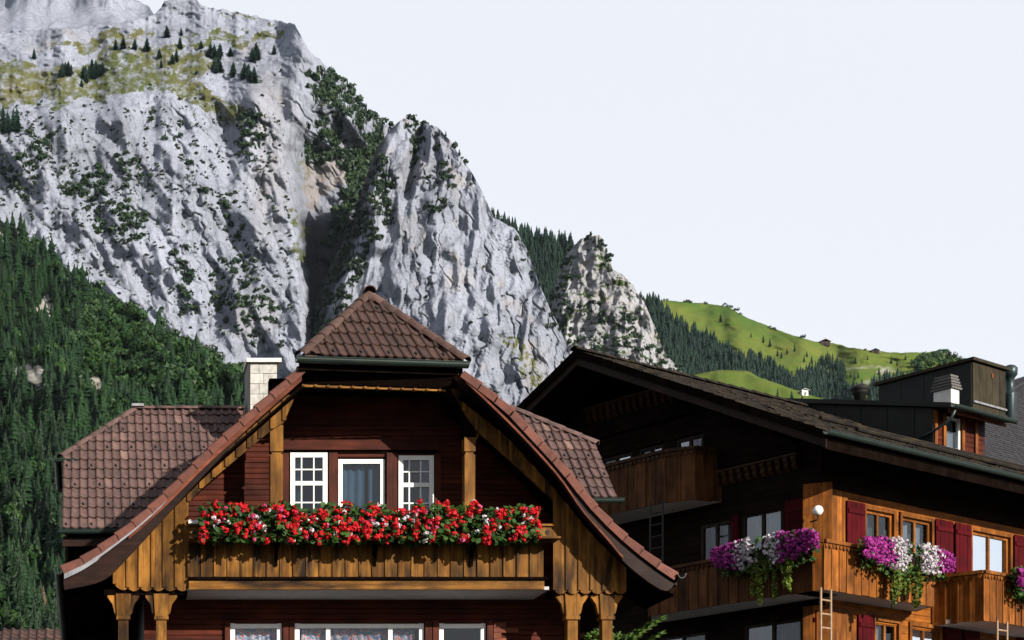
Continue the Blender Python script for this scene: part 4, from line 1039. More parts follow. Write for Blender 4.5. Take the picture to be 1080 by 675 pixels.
for (px0, px1, ya, yb) in ((285,298,449,560), (489.5,500.5,462,560)):
    a, c = Xp(px0,YF+.1), Xp(px1,YF+.1); m = MB(); z0, z1 = Zp(yb,YF+.1), Zp(ya,YF+.1); k = Zp(480,YF+.1)
    m.box(a, c, YF+.06, YF+.24, z0, k); m.box(a+.02, c-.02, YF+.08, YF+.22, k, k+.05); m.box(a-.005, c+.005, YF+.055, YF+.245, k+.05, z1)
    p = m.build('loggia_post', M_post, CH)
    if px0 > 400: MB().prism([W(px1-1,470,YF+.07), W(px1-1,456,YF+.07), W(px1+9,446,YF+.07), W(px1+13,446,YF+.07), W(px1+13,450,YF+.07), W(px1+6,456,YF+.07)], (0,.1,0)).build('post_bracket', M_post, p)
    MB().box(a-.02, c+.02, YF+.05, YF+.25, z1+.002, Zp(400,YF+.1)).build('post_head', M_dark, p)
# lower brackets posts carrying the eaves
for px in (130, 170, 602.5, 639):
    Yp = YF + .12; q = Xp(px, Yp); zt = Zp(627, Yp); m = MB()
    m.box(q-.08, q+.08, Yp-.08, Yp+.08, 0, zt-.36); m.box(q-.11, q+.11, Yp-.11, Yp+.11, zt-.41, zt-.355)
    m.prism([(q-.10,Yp-.08,zt-.355),(q+.10,Yp-.08,zt-.355),(q+.12,Yp-.08,zt),(q-.12,Yp-.08,zt)], (0,.16,0))
    p = m.build('porch_post', M_plank, CH)
    for s in (-1, 1):
        MB().prism([(q+s*.10,Yp-.05,zt-.34),(q+s*.14,Yp-.05,zt-.30),(q+s*.17,Yp-.05,zt-.16),(q+s*.25,Yp-.05,zt-.05),(q+s*.25,Yp-.05,zt),(q+s*.12,Yp-.05,zt)], (0,.1,0)).build('post_bracket', M_plank, p)
zt = Zp(627, YF)
for a, c in ((110, 198), (585, 662)):
    MB().box(Xp(a,YF), Xp(c,YF), YF+.06, YF+.5, zt+.003, zt+.09).build('eave_beam', M_dark, CH)
# ------------------------------------------------------------------ side wings with their own half-hipped roofs
YE, ZE = 31.0, Zp(558, 31.0)
WX = Vector((1,0,0)); WY = Vector((0,1,1)).normalized()
def wp(px, py):   # photo pixel -> point on the wing roof plane z = ZE + (y - YE)
    k = (PY-py)/F; Y = (ZE - YE - CAMH)/(k - 1); return W(px, py, Y)
a0, a1, a2 = wp(65, 557.5), wp(65.5, 483), wp(143, 433.5); zr = a2.z; yr = a2.y
b2, b1 = wp(541, 433.5), wp(627, 469); b0y = 31.72
PTW = pantile_mesh(.154, .33)
O = Vector((a0.x, YE, ZE))
polL = [(0,0), (1.95,0), (4.6, (yr-YE)*1.41421), (a2.x-a0.x, (yr-YE)*1.41421), (.0, (a1.y-YE)*1.41421)]
nt_ = lay_tiles(CH, O, WX, WY, polL, .154, .33, PTW, M_tile, 0, (3, 1))
Or = Vector((b1.x, b0y, ZE + (b0y-YE)))
sl = (yr-b0y)*1.41421
polR = [(-2.4,0), (0,0), (0,(b1.y-b0y)*1.41421), (b2.x-b1.x, sl), (-3.0, sl)]
nt2 = lay_tiles(CH, Or, WX, WY, polR, .154, .33, PTW, M_tile, 0, (3, 1))
D_ = Vector((0,0,-.06))
pf = [O, O + WX*2.2, Vector((4.6,yr,zr)), Vector(a2), Vector((a0.x, a1.y, a1.z))]
MB().prism(pf, D_).build('wing_roof', M_barge, CH)
pb = [Vector((p.x, 2*yr - p.y, p.z)) for p in pf]; MB().prism(pb, D_).build('wing_roof', M_tile2, CH)
MB().prism([Vector((a0.x, a1.y, a1.z)), Vector(a2), Vector((a0.x, 2*yr-a1.y, a1.z))], D_).build('wing_roof', M_tile2, CH)
pf2 = [Or - WX*2.6, Or, Vector((b1.x, b1.y, b1.z)), Vector(b2), Vector((4.6, yr, zr))]
MB().prism(pf2, D_).build('wing_roof', M_barge, CH)
MB().prism([Vector((p.x, 2*yr - p.y, p.z)) for p in pf2], D_).build('wing_roof', M_tile2, CH)
MB().prism([Vector(b1), Vector(b2), Vector((b1.x, 2*yr-b1.y, b1.z))], D_).build('wing_roof', M_tile2, CH)
CAPW = cap_mesh(.45, .085)
lay_caps(CH, Vector((a0.x-.02, a1.y, a1.z+.02)), a2 + Vector((0,0,.03)), .45, CAPW, M_tile, 'hip_tile')
lay_caps(CH, a2 + Vector((0,0,.03)), Vector((4.4, yr, zr+.03)), .45, CAPW, M_tile)
lay_caps(CH, Vector(b1) + Vector((.02,0,.02)), b2 + Vector((0,0,.03)), .36, CAPW, M_tile, 'hip_tile')
lay_caps(CH, b2 + Vector((0,0,.03)), Vector((5.2, yr, zr+.03)), .45, CAPW, M_tile)
MB().box(a2.x-.08, a2.x+.16, yr-.12, yr+.12, zr+.07, zr+.12).build('ridge_flashing', M_flash, CH)
gutter(CH, O + Vector((-.06,-.08,-.04)), O + Vector((2.2,-.08,-.04)), .07)
gutter(CH, Or + Vector((-.9,-.08,-.04)), Or + Vector((.12,-.08,-.04)), .07)
gutter(CH, Vector((a0.x-.10, a1.y-.05, a1.z-.05)), Vector((a0.x-.10, 2*yr-a1.y, a1.z-.05)), .06)
gutter(CH, Vector((a0.x-.16, a1.y-.1, a1.z-.06)), Vector((a0.x+.26, a1.y-.1, a1.z-.06)), .045)
MB().box(a0.x+.02, 2.2, YE+.05, YE+.12, ZE-.30, ZE-.14).build('fascia_board', M_barge, CH)
MB().box(a0.x+.1, xl, 32.3, 32.45, 0, ZE+1.2).build('wing_wall', M_darkx, CH)
MB().prism([(a0.x+.1,32.3,0),(a0.x+.1,32.3,ZE+1.2),(a0.x+.1,yr-1.2,zr-1.3),(a0.x+.1,yr+1.2,zr-1.3),(a0.x+.1,2*yr-32.3,ZE+1.2),(a0.x+.1,2*yr-32.3,0)], (.12,0,0)).build('wing_wall', M_darkx, CH)
MB().prism([(b1.x-.22,32.9,0),(b1.x-.22,32.9,b1.z-.3),(b1.x-.22,yr-1.0,zr-1.2),(b1.x-.22,yr+1.,zr-1.2),(b1.x-.22,2*yr-32.9,b1.z-.3),(b1.x-.22,2*yr-32.9,0)], (.12,0,0)).build('wing_wall', M_darkx, CH)
MB().box(xr_, b1.x-.1, 32.9, 33.05, 0, b1.z-.2).build('wing_wall', M_darkx, CH)
MB().box(a0.x+.1, b1.x-.1, 2*yr-32.4, 2*yr-32.3, 0, ZE+1.0).build('wing_wall', M_darkx, CH)
# gutter stubs at the two eave ends of the big roof
for px, py, s in ((64,603,-1), (715,607,1)):
    q = W(px, py, YV); gutter(CH, q + Vector((s*.03,-.1,0)), q + Vector((s*.03, 8, 0)), .06)
# chimney of pale blocks
cx0, cx1, Yc = Xp(264,32.4), Xp(292,32.4), 32.4; cz1 = Zp(383,32.4)
chm = MB().box(cx0+.02, cx1-.02, Yc+.02, Yc+.58, cz1-3.2, cz1).build('chimney', M_slab, CH)
for r_ in range(9):
    z0 = cz1 - (r_+1)*.195; sp = .5 if r_ % 2 else .33
    xm = cx0 + (cx1-cx0)*sp
    for (p, q) in ((cx0, xm-.004), (xm+.004, cx1)):
        MB().box(p, q, Yc-rnd.uniform(0,.012), Yc+.3, z0+.004, z0+.191).build('chimney_block', M_stone, chm)
    MB().box(cx1-.1, cx1+rnd.uniform(0.001,.012), Yc+.304, Yc+.6, z0+.004, z0+.191).build('chimney_block', M_stone, chm)
MB().box(cx0-.08, cx1+.08, Yc-.08, Yc+.68, cz1+.002, cz1+.075).build('chimney_cap', M_conc, chm)
MB().box(cx0+.15, cx1-.15, Yc+.1, Yc+.5, cz1+.077, cz1+.13).build('chimney_pot', M_conc, chm)
MB().box(cx0-.05, cx0-.012, Yc-.03, Yc+.6, cz1-1.1, cz1-.02).build('chimney_flashing', M_iron, chm)
# white cloth folded on the rail
q = W(208, 551.5, YF); cl = MB()
P_ = [(q.x-.14+.28*i/8, .0 + .012*math.sin(i*2.1)) for i in range(9)]
cl.ribbon([(x_, YF-.05, q.z+.035+z_) for x_, z_ in P_], [(x_, YF-.05, q.z-.02) for x_, z_ in P_], (0,.12,0))
tag(cl.build('folded_cloth', M_white), 'folded white cloth lying on the left end of the balcony rail', 'cloth')
print('tiles', nt_, nt2)

# ------------------------------------------------------------------ flowers
def petals(b, c, r, n, rr, size=.55):
    for k in range(n):
        d = Vector((rr.gauss(0,1), rr.gauss(-.35,1), rr.gauss(.2,1))).normalized(); p = Vector(c) + d*r*rr.uniform(.6,1)
        t = d.cross(Vector((rr.gauss(0,1), rr.gauss(0,1), rr.gauss(0,1)))).normalized(); u = d.cross(t); s = r*size*rr.uniform(.8,1.25)
        b.add([p-t*s*.5-u*s*.5, p+t*s*.5-u*s*.5, p+t*s*.6+u*s*.4+d*s*.2, p+u*s*.75, p-t*s*.6+u*s*.4+d*s*.2], [(0,1,2,3,4)])
def leaves(b, pts, rr, s0, s1):
    for p in pts:
        d = Vector((rr.gauss(0,.7), -abs(rr.gauss(.5,.5)), rr.gauss(.6,.5))).normalized(); t = d.cross(Vector((rr.gauss(0,1), rr.gauss(0,1), .2))).normalized(); u = d.cross(t); s = rr.uniform(s0, s1)
        p = Vector(p); b.add([p-u*s*.6, p+t*s*.5-u*s*.15, p+t*s*.42+u*s*.4, p+u*s*.6+d*s*.1, p-t*s*.42+u*s*.4, p-t*s*.5-u*s*.15], [(0,1,2,3),(0,3,4,5)])
ORD = ['first','second','third','fourth','fifth','sixth','seventh','eighth','ninth','tenth','eleventh','twelfth']
GX0, GX1 = Xp(212,YF-.22), Xp(563,YF-.22); NG = 11; gw = (GX1-GX0)/NG
for i in range(6):
    a = GX0 + (GX1-GX0)*i/6 + .02; c = GX0 + (GX1-GX0)*(i+1)/6 - .02; z = Zp(571,YF)+.003
    m = MB(); m.hexa([(a+.02,YF-.34,z),(c-.02,YF-.34,z),(c-.02,YF-.16,z),(a+.02,YF-.16,z),(a,YF-.36,z+.13),(c,YF-.36,z+.13),(c,YF-.14,z+.13),(a,YF-.14,z+.13)])
    t = thing('flower_box', ((a+c)/2, YF-.25, z), ORD[i] + ' wooden flower box from the left under the red geraniums', 'flower box', 'flower boxes on the front balcony')
    m.build('trough', M_barge, t); MB().box(a+.015, c-.015, YF-.345, YF-.155, z+.132, z+.145).build('soil', M_room, t)
WHITE_AT = [(228,548),(243,556),(240,570),(274,545),(287,543),(282,560),(330,552),(398,549),(408,552),(432,548),(470,548),(506,552),(512,547),(555,550),(563,560),(560,570),(500,565),(450,566)]
def zc(px): return 0
for i in range(NG):
    rr = random.Random(900+i); xc = GX0 + (i+.5)*gw; z0 = Zp(571,YF)+.12
    t = thing('geranium_plant', (xc, YF-.25, z0), ORD[i] + ' geranium from the left in the row along the front balcony', 'plant', 'geraniums along the front balcony')
    fo, fr_, fp, fw_ = MB(), MB(), MB(), MB(); hh = rr.uniform(.28,.40)
    pts = [(xc + rr.uniform(-.56,.56)*gw*1.05, YF-.25 + rr.uniform(-.30,.12), z0 + rr.uniform(-.22, hh)) for _ in range(330)]
    leaves(fo, pts, rr, .05, .10)
    for _ in range(12):
        p = Vector((xc + rr.uniform(-.4,.4)*gw, YF-.25, z0)); e_ = p + Vector((rr.uniform(-.12,.12), rr.uniform(-.2,.05), rr.uniform(.15,hh))); fo.tube([p, (p+e_)/2 + Vector((0,0,.04)), e_], .006, 4, False)
    cl_ = [(rr.uniform(-.55,.55), rr.uniform(-.20, hh)) for _ in range(17)]
    for _ in range(84):
        ca_ = cl_[rr.randrange(17)]; u_ = ca_[0] + rr.gauss(0,.06); z_ = z0 + max(-.26, ca_[1] + rr.gauss(0,.035)) ; y_ = YF - .30 - .24*math.cos((z_-z0-.05)*2.2)*rr.uniform(.6,1.05)
        if rr.random() < .22: continue
        px_ = PX + F*(xc+u_*gw)/y_; py_ = PY - F*(z_-CAMH)/y_
        wh = min(math.hypot(px_-a_, (py_-b_)*.8) for a_, b_ in WHITE_AT)
        r_ = rr.uniform(.030,.052); q = rr.random()
        tgt = fw_ if (wh < 6 and q < .8) or q < .02 else (fp if q < .09 else fr_)
        petals(tgt, (xc+u_*gw, y_, z_), r_ * (.85 if tgt is fw_ else 1), 16, rr, .62)
    fo.build('leaves', M_leaf, t, kind='stuff')
    fr_.build('red_blossoms', M_red, t, kind='stuff')
    if fp.v: fp.build('pink_blossoms', M_pink, t, kind='stuff')
    if fw_.v: fw_.build('white_blossoms', M_wflow, t, kind='stuff')
# ------------------------------------------------------------------ the dark corner chalet on the right
TH = math.atan2(.546, .838)
EU = Vector((math.cos(TH), math.sin(TH), 0)); EV = Vector((-math.sin(TH), math.cos(TH), 0)); C0 = Vector((16.5, 38.5, CAMH))
def Q(u, v, z): return C0 + EU*u + EV*v + Vector((0,0,z))
def on_v(px, py, v):    # pixel on a plane parallel to the long facade
    k = (px-PX)/F; p = C0 + EV*v; u = (k*p.y - p.x)/(EU.x - k*EU.y); return u, (PY-py)/F*(p.y + u*EU.y)
def on_u(px, py, u):    # pixel on a plane parallel to the gable facade
    k = (px-PX)/F; p = C0 + EU*u; v = (k*p.y - p.x)/(EV.x - k*EV.y); return v, (PY-py)/F*(p.y + v*EV.y)
G0 = -CAMH
RCH = thing('dark_chalet', (Q(6,5,G0).x, Q(6,5,G0).y, 0), 'large dark timber chalet with orange sunlit side and red shutters', 'house')
W_, TP, ZEV, OV, OE, LEN = 10.84, 3.45/6.72, 9.56, 1.8, 1.3, 17.0
def zroof(v): return ZEV + (min(v, W_-v) + OE)*TP
NL, NR = -EU, -EV      # outward normals: gable side, long side
# walls
zb0 = 0.0
WT, WBt = 8.56, 7.2
wr = [(1.67,2.76),(3.1,4.31),(6.05,7.75)]
opR = [(a, b_, WBt, WT) for a, b_ in wr] + [(2.04,2.95,4.6,6.03),(3.49,4.67,4.6,6.03),(6.4,7.9,4.6,6.03)]
opRw = [(a, b_, c+CAMH, d+CAMH) for a, b_, c, d in opR]
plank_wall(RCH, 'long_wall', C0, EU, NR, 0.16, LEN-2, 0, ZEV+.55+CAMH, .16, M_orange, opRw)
opL = [(2.3,3.2,7.2,8.55),(.95,2.05,7.2,8.6),(.45,2.0,4.55,6.0),(3.0,4.4,4.55,6.0),(3.1,3.9,9.0,10.75),(4.25,5.0,9.0,10.75),(5.2,6.2,9.0,10.75)]
def clipg(zm):
    z = zm - CAMH; k = (z - ZEV + .12)/TP - OE; return max(.02, k), min(W_-.02, W_-k)
Ol = C0
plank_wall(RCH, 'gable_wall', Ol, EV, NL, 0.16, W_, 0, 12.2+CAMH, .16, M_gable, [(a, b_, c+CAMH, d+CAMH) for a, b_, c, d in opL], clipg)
MB().hexa([Q(.4,.6,G0),Q(.5,.6,G0),Q(.5,W_-.3,G0),Q(.4,W_-.3,G0),Q(.4,.6,9.6),Q(.5,.6,9.6),Q(.5,W_-.3,9.6),Q(.4,W_-.3,9.6)]).build('interior_wall', M_room, RCH)
MB().hexa([Q(.55,.45,G0),Q(LEN-2.2,.45,G0),Q(LEN-2.2,.55,G0),Q(.55,.55,G0),Q(.55,.45,9.6),Q(LEN-2.2,.45,9.6),Q(LEN-2.2,.55,9.6),Q(.55,.55,9.6)]).build('interior_wall', M_room, RCH)
MB().hexa([Q(0,W_,G0),Q(LEN-2,W_,G0),Q(LEN-2,W_+.12,G0),Q(0,W_+.12,G0),Q(0,W_,ZEV+.4),Q(LEN-2,W_,ZEV+.4),Q(LEN-2,W_+.12,ZEV+.4),Q(0,W_+.12,ZEV+.4)]).build('back_wall', M_gable, RCH)
MB().prism([Q(LEN-2,0,G0),Q(LEN-2,W_,G0),Q(LEN-2,W_,zroof(0)-.2),Q(LEN-2,W_/2,zroof(W_/2)-.2),Q(LEN-2,0,zroof(0)-.2)], EU*.12).build('end_wall', M_gable, RCH)
# boarded corner
for (a, c) in ((-.03,.17),):
    MB().hexa([Q(.0,.0,G0),Q(.155,.0,G0),Q(.155,.155,G0),Q(.0,.155,G0),Q(.0,.0,9.9),Q(.155,.0,9.9),Q(.155,.155,9.9),Q(.0,.155,9.9)]).build('corner_post', M_gable, RCH)  # dark tone also carries the painted eave shade at the top
    for k in range(3):   # splayed boards across the corner
        f0, f1 = k/3 + .004, (k+1)/3 - .004; A2, B2 = Vector((-.22,.30)), Vector((.10,-.22)); a2, b2_ = A2.lerp(B2, f0), A2.lerp(B2, f1)
        for z0_, z1_ in ((3.0, 6.2), (7.2, 8.95)): MB().prism([Q(a2.x,a2.y,z0_), Q(b2_.x,b2_.y,z0_), Q(b2_.x,b2_.y,z1_), Q(a2.x,a2.y,z1_)], EU*.10 + EV*.07).build('corner_board', M_orangep, RCH)
for k in range(4):
    a = .165 + k*.2; MB().hexa([Q(a,-.032,7.25),Q(a+.192,-.032,7.25),Q(a+.192,-.004,7.25),Q(a,-.004,7.25),Q(a,-.032,8.85),Q(a+.192,-.032,8.85),Q(a+.192,-.004,8.85),Q(a,-.004,8.85)]).build('corner_board', M_orangep, RCH)
for k in range(9):
    a = .17 + k*.19; MB().hexa([Q(a,-.03,3.2),Q(a+.184,-.03,3.2),Q(a+.184,-.004,3.2),Q(a,-.004,3.2),Q(a,-.03,6.2),Q(a+.184,-.03,6.2),Q(a+.184,-.004,6.2),Q(a,-.004,6.2)]).build('corner_board', M_orangep, RCH)
# roof: decks, shingle courses, verges
def slab(pts, th, name, mat): MB().prism([Q(*p) for p in pts], (0,0,-th)).build(name, mat, RCH)
mid = W_/2; ztop = zroof(mid)
slab([(-OV,-OE,ZEV),(LEN,-OE,ZEV),(LEN,mid,ztop),(-OV,mid,ztop)], .16, 'roof', M_dark)
slab([(-OV,W_+OE,ZEV),(LEN,W_+OE,ZEV),(LEN,mid,ztop),(-OV,mid,ztop)], .16, 'roof', M_dark)
sh_ = MB(); nc = 24; rr = random.Random(5)
for side in (0, 1):
    for i in range(nc):
        v0, v1 = -OE - .05 + (mid+OE+.05)*i/nc, -OE + (mid+OE)*(i+1.15)/nc; u = -OV - .04
        while u < LEN:
            w_ = rr.uniform(.35,.7); u1 = min(u+w_, LEN); t0 = .038 + rr.uniform(0,.012); j = rr.uniform(-.03,.03)
            f = (lambda v: v) if side == 0 else (lambda v: W_ - v)
            v1c = min(v1, mid)
            z0, z1 = ZEV + (v0+OE)*TP, ZEV + (v1c+OE)*TP
            sh_.hexa([Q(u+.006,f(v0+j),z0+.012),Q(u1-.006,f(v0+j),z0+.012),Q(u1-.006,f(v1c),z1+.004),Q(u+.006,f(v1c),z1+.004),Q(u+.006,f(v0+j),z0+t0),Q(u1-.006,f(v0+j),z0+t0),Q(u1-.006,f(v1c),z1+.02),Q(u+.006,f(v1c),z1+.02)]); u = u1
sh_.build('shingles', M_shing, RCH, kind='stuff')
lay_caps(RCH, Q(-OV-.05,mid,ztop+.02), Q(LEN,mid,ztop+.02), .5, cap_mesh(.5,.10), M_shing)
for s, (va, vb) in ((0,(-OE,mid)), (1,(W_+OE,mid))):
    for d_, dz0, dz1, du in ((0,.03,-.16,0.), (1,-.12,-.34,.07)):
        a, c = Q(-OV-.05+du,va,ZEV), Q(-OV-.05+du,vb,ztop); up = Vector((0,0,1))
        MB().prism([a+up*dz0, c+up*dz0, c+up*dz1, a+up*dz1], EU*.05).build('verge_board', M_dark if d_ == 0 else M_barge, RCH)
gutter(RCH, Q(-OV-.1,-OE-.10,ZEV-.02), Q(LEN,-OE-.10,ZEV-.02), .085)
MB().prism([Q(-OV+.05,-OE+.02,ZEV-.17), Q(LEN,-OE+.02,ZEV-.17), Q(LEN,-OE+.02,ZEV-.36), Q(-OV+.05,-OE+.02,ZEV-.36)], EV*.05).build('fascia_board', M_dark, RCH)
# rafters under the long eave and purlins under the gable overhang
for k in range(22):
    u = -.6 + k*.62; MB().prism([Q(u,-OE+.1,ZEV-.17+.05), Q(u,.0,ZEV-.17+OE*TP), Q(u,.0,ZEV-.33+OE*TP), Q(u,-OE+.1,ZEV-.28)], EU*.11).build('rafter', M_dark, RCH)
for v in (.05, 2.6, mid, 8.2, W_-.1):
    z = zroof(v)-.17; m = MB(); m.prism([Q(-OV+.15,v-.1,z), Q(.0,v-.1,z), Q(.0,v-.1,z-.26), Q(-OV+.3,v-.1,z-.24), Q(-OV+.15,v-.1,z-.10)], EV*.2); m.build('purlin', M_dark, RCH)
# carved friezes: a row of little brackets under a moulding
def frieze(v0, v1, z, h, n, u=-.03, face='L'):
    m = MB(); dv = (v1-v0)/n
    P = (lambda s, d, zz: Q(-d, s, zz)) if face == 'L' else (lambda s, d, zz: Q(s, -d, zz))
    d_ = EV if face == 'L' else EU
    for i in range(n):
        s = v0 + dv*(i+.2)
        m.prism([P(s,.0,z), P(s,.17,z), P(s,.17,z-h*.25), P(s,.12,z-h*.45), P(s,.14,z-h*.7), P(s,.05,z-h), P(s,.0,z-h)], d_*dv*.55)
    m.prism([P(v0,.0,z+.004), P(v0,.20,z+.004), P(v0,.20,z+.06), P(v0,.0,z+.10)], d_*(v1-v0))
    return m.build('carved_frieze', M_frieze, RCH)
frieze(.5, 2.75, 9.66, .30, 11); frieze(3.9, 6.6, 12.05, .34, 13)
frieze(4.55, 5.6, 7.0, .24, 6, face='R')
MB().prism([Q(-.12,3.4,11.62), Q(-.12,6.6,11.62), Q(-.12,6.6,11.28), Q(-.12,3.4,11.28)], EU*.1).build('lintel_beam', M_gable, RCH)
# projecting boarded panel above the lower frieze
for k in range(6):
    z = 9.78 + k*.165; MB().prism([Q(-.13,.55+k*.10,z), Q(-.13,2.75-k*.02,z), Q(-.13,2.75-k*.02,z+.157), Q(-.13,.55+k*.10,z+.157)], EU*.11).build('gable_board', M_gable, RCH)
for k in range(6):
    z = 8.86 + k*.19; MB().prism([Q(-.02,-.035,z), Q(LEN-2.1,-.035,z), Q(LEN-2.1,-.035,z+.182), Q(-.02,-.035,z+.182)], EV*.03).build('eave_shade_board', M_gable, RCH)  # dark boards added to paint the eave's shadow onto the wall
# windows and shutters, long side
frR = lambda s, d, z: C0 + EU*s + NR*d + Vector((0,0,z))
M_wframe = M_orangep
for i, (a, b_, z0, z1) in enumerate(opR):
    cu = [(.1,.45,M_curtw),(.62,.9,M_curtw)] if i in (1,2,3,4) else [(.0,.3,M_curt)]
    window(RCH, C0, EU, NR, a, b_, z0+CAMH, z1+CAMH, vs=(.5,), fw=.075, recess=.04, proud=.02, fmat=M_wframe, curtain=cu)
    m = MB(); 
    for s0, s1, q0, q1 in ((a-.09,a,z0-.05,z1+.09),(b_,b_+.09,z0-.05,z1+.09),(a,b_,z1,z1+.09)): m.fbox(frR, s0, s1, -.01, .05 + (.002 if s0 != a else 0), q0, q1)
    m.build('window_surround', M_orangep, RCH)
    MB().fbox(frR, a-.1, b_+.1, 0, .12, z0-.13, z0-.06).build('window_sill', M_orangep, RCH)
def shutter(fr, s0, s1, z0, z1):
    m = MB(); n = 4; w = (s1-s0)/n
    for k in range(n): m.fbox(fr, s0+k*w+.004, s0+(k+1)*w-.004, .055, .085 + .004*(k % 2), z0, z1)
    o = m.build('shutter', M_shut, RCH)
    for z in (z0+.2, z1-.22): MB().fbox(fr, s0+.03, s1-.03, .09, .112, z-.05, z+.05).build('shutter_batten', M_shut, o)
for a, c in ((.87,1.56),(4.42,5.14),(5.25,5.93),(7.87,8.6)): shutter(frR, a, c, WBt-.35, WT+.09)
for a, c in ((1.3,1.93),(4.78,5.5),(5.6,6.3),(8.0,8.7)): shutter(frR, a, c, 4.4, 6.1)
frL = lambda s, d, z: C0 + EV*s + NL*d + Vector((0,0,z))
M_dframe = wood('dim_window_frame', [(.015,.01,.008),(.025,.018,.014),(.04,.028,.022)], 'z')
for a, b_, z0, z1 in opL:
    window(RCH, C0, EV, NL, a, b_, z0+CAMH, z1+CAMH, vs=(.5,), fw=.08, recess=.04, proud=.02, fmat=M_dframe, curtain=[(.1,.42,M_curtw),(.6,.85,M_curt)] if z0 < 9 else [(.0,.35,M_curt)])
shutter(frL, .32, .86, 7.2, 8.68); shutter(frL, 2.08, 2.27, 7.2, 8.6); shutter(frL, .05, .4, 4.5, 6.1)
# balconies
def polyline_balcony(pts, z_slab, z_rail, mat, slab_in, lab, last_open=False, pw=.27, rmat=None):
    """pts: outer corner points (u, v) along the front, slab_in: inner points closing the slab"""
    z_s1 = z_slab + .14
    MB().prism([Q(u + (.06 if u < -.5 else 0), v + (.06 if v < -.5 else 0), z_slab) for u, v in pts + slab_in], (0,0,.10)).build('balcony_slab', M_slab, RCH)
    for (a, c) in zip(pts[:-1], pts[1:]):
        A_, C_ = Q(*a, 0), Q(*c, 0); d = C_ - A_; L_ = d.length; d.normalize(); nn = Vector((d.y, -d.x, 0))
        n_ = max(1, round(L_/pw)); w_ = L_/n_
        for i in range(n_):
            p = A_ + d*(i*w_ + .005); q = A_ + d*((i+1)*w_ - .005); t = nn*rnd.uniform(-.006,.008)
            z0 = z_slab - .005 + rnd.uniform(-.012,.012); m = MB()
            m.hexa([x_ + Vector((0,0,z_)) for z_ in (z0, z_rail-.05) for x_ in (p+t, q+t, q-nn*.03, p-nn*.03)])
            pm = p - d*.022
            m.hexa([x_ + Vector((0,0,z_)) for z_ in (z0, z_rail-.06) for x_ in (pm+nn*.022, pm+d*.035+nn*.022, pm+d*.035+nn*.001, pm+nn*.001)])
            m.build('balcony_plank', mat, RCH)
        m = MB(); m.hexa([x_ + Vector((0,0,z_)) for z_ in (z_rail-.045, z_rail+.03) for x_ in (A_+nn*.07, C_+nn*.07, C_-nn*.09, A_-nn*.09)])
        m.build('handrail', rmat or mat, RCH)
        m = MB(); k = max(2, int(L_/.13))
        for i in range(k):
            p = A_ + d*(L_*(i+.5)/k); m.prism([p - d*.055 + nn*.024 + Vector((0,0,z_rail-.06)), p + d*.055 + nn*.024 + Vector((0,0,z_rail-.06)), p + d*.045 + nn*.024 + Vector((0,0,z_rail-.12)), p + nn*.024 + Vector((0,0,z_rail-.16)), p - d*.045 + nn*.024 + Vector((0,0,z_rail-.12))], nn*.018)
        m.build('scalloped_trim', rmat or mat, RCH)
# upper gable balcony (chamfered end)
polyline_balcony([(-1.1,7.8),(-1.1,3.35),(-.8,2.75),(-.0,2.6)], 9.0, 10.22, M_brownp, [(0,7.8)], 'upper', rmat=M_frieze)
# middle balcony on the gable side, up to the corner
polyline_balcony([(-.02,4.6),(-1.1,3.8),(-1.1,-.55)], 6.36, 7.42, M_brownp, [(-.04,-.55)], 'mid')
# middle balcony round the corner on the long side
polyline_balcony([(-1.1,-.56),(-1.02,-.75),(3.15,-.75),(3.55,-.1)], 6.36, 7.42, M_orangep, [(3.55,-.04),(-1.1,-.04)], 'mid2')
polyline_balcony([(4.35,-.04),(4.55,-1.15),(9.5,-1.15),(9.5,-.04)], 6.10, 7.24, M_orangep, [], 'right')
# dormer with its own low roof
UD, VD, ZD = 7.55, 1.85, zroof(1.85); ue = 9.9; zt = ZD + 1.02
pb_ = mid + .3
side = MB().prism([Q(UD,VD,ZD-.2), Q(UD,VD,zt), Q(UD,pb_+1.4,ztop+.55), Q(UD,pb_+1.4,ztop-.5)], EU*.08)
dm = side.build('dormer', M_metal, RCH)
for k in range(5):
    v = VD + .5 + k*.75; z1 = zt + (v-VD)*((ztop+.55-zt)/(pb_+1.4-VD)); MB().prism([Q(UD-.02,v,zroof(v)-.02), Q(UD-.02,v+.03,zroof(v)-.02), Q(UD-.02,v+.03,z1), Q(UD-.02,v,z1)], EU*.019).build('standing_seam', M_metal, dm)
MB().prism([Q(ue,VD,ZD-.2), Q(ue,VD,zt), Q(ue,pb_+1.4,ztop+.55), Q(ue,pb_+1.4,ztop-.5)], EU*.08).build('dormer_cheek', M_metal, dm)
slp = (ztop+.55-zt)/(pb_+1.4-VD)
MB().prism([Q(UD-.12,VD-.55,zt-.55*slp+.02), Q(ue+.35,VD-.55,zt-.55*slp+.02), Q(ue+.35,pb_+1.4,ztop+.57), Q(UD-.12,pb_+1.4,ztop+.57)], (0,0,.12)).build('dormer_roof', M_metal, dm)
gutter(dm, Q(UD-.2,VD-.65,zt-.55*slp+.05), Q(ue+.4,VD-.65,zt-.55*slp+.05), .07)
MB().tube([Q(UD-.05,VD-.62,zt-.2), Q(UD-.05,VD-.5,zt-.42), Q(UD-.06,VD-.05,zt-.62), Q(UD-.06,VD+.35,zt-.72)], .035, 8).build('downpipe', M_gutter, dm, True)
MB().prism([Q(UD,VD-.45,zt-.40*slp-.10), Q(ue+.3,VD-.45,zt-.40*slp-.10), Q(ue+.3,VD-.45,zt-.40*slp-.02), Q(UD,VD-.45,zt-.40*slp-.02)], EV*.04).build('dormer_trim', M_redtrim, dm)
DO = Q(0, VD, 0)
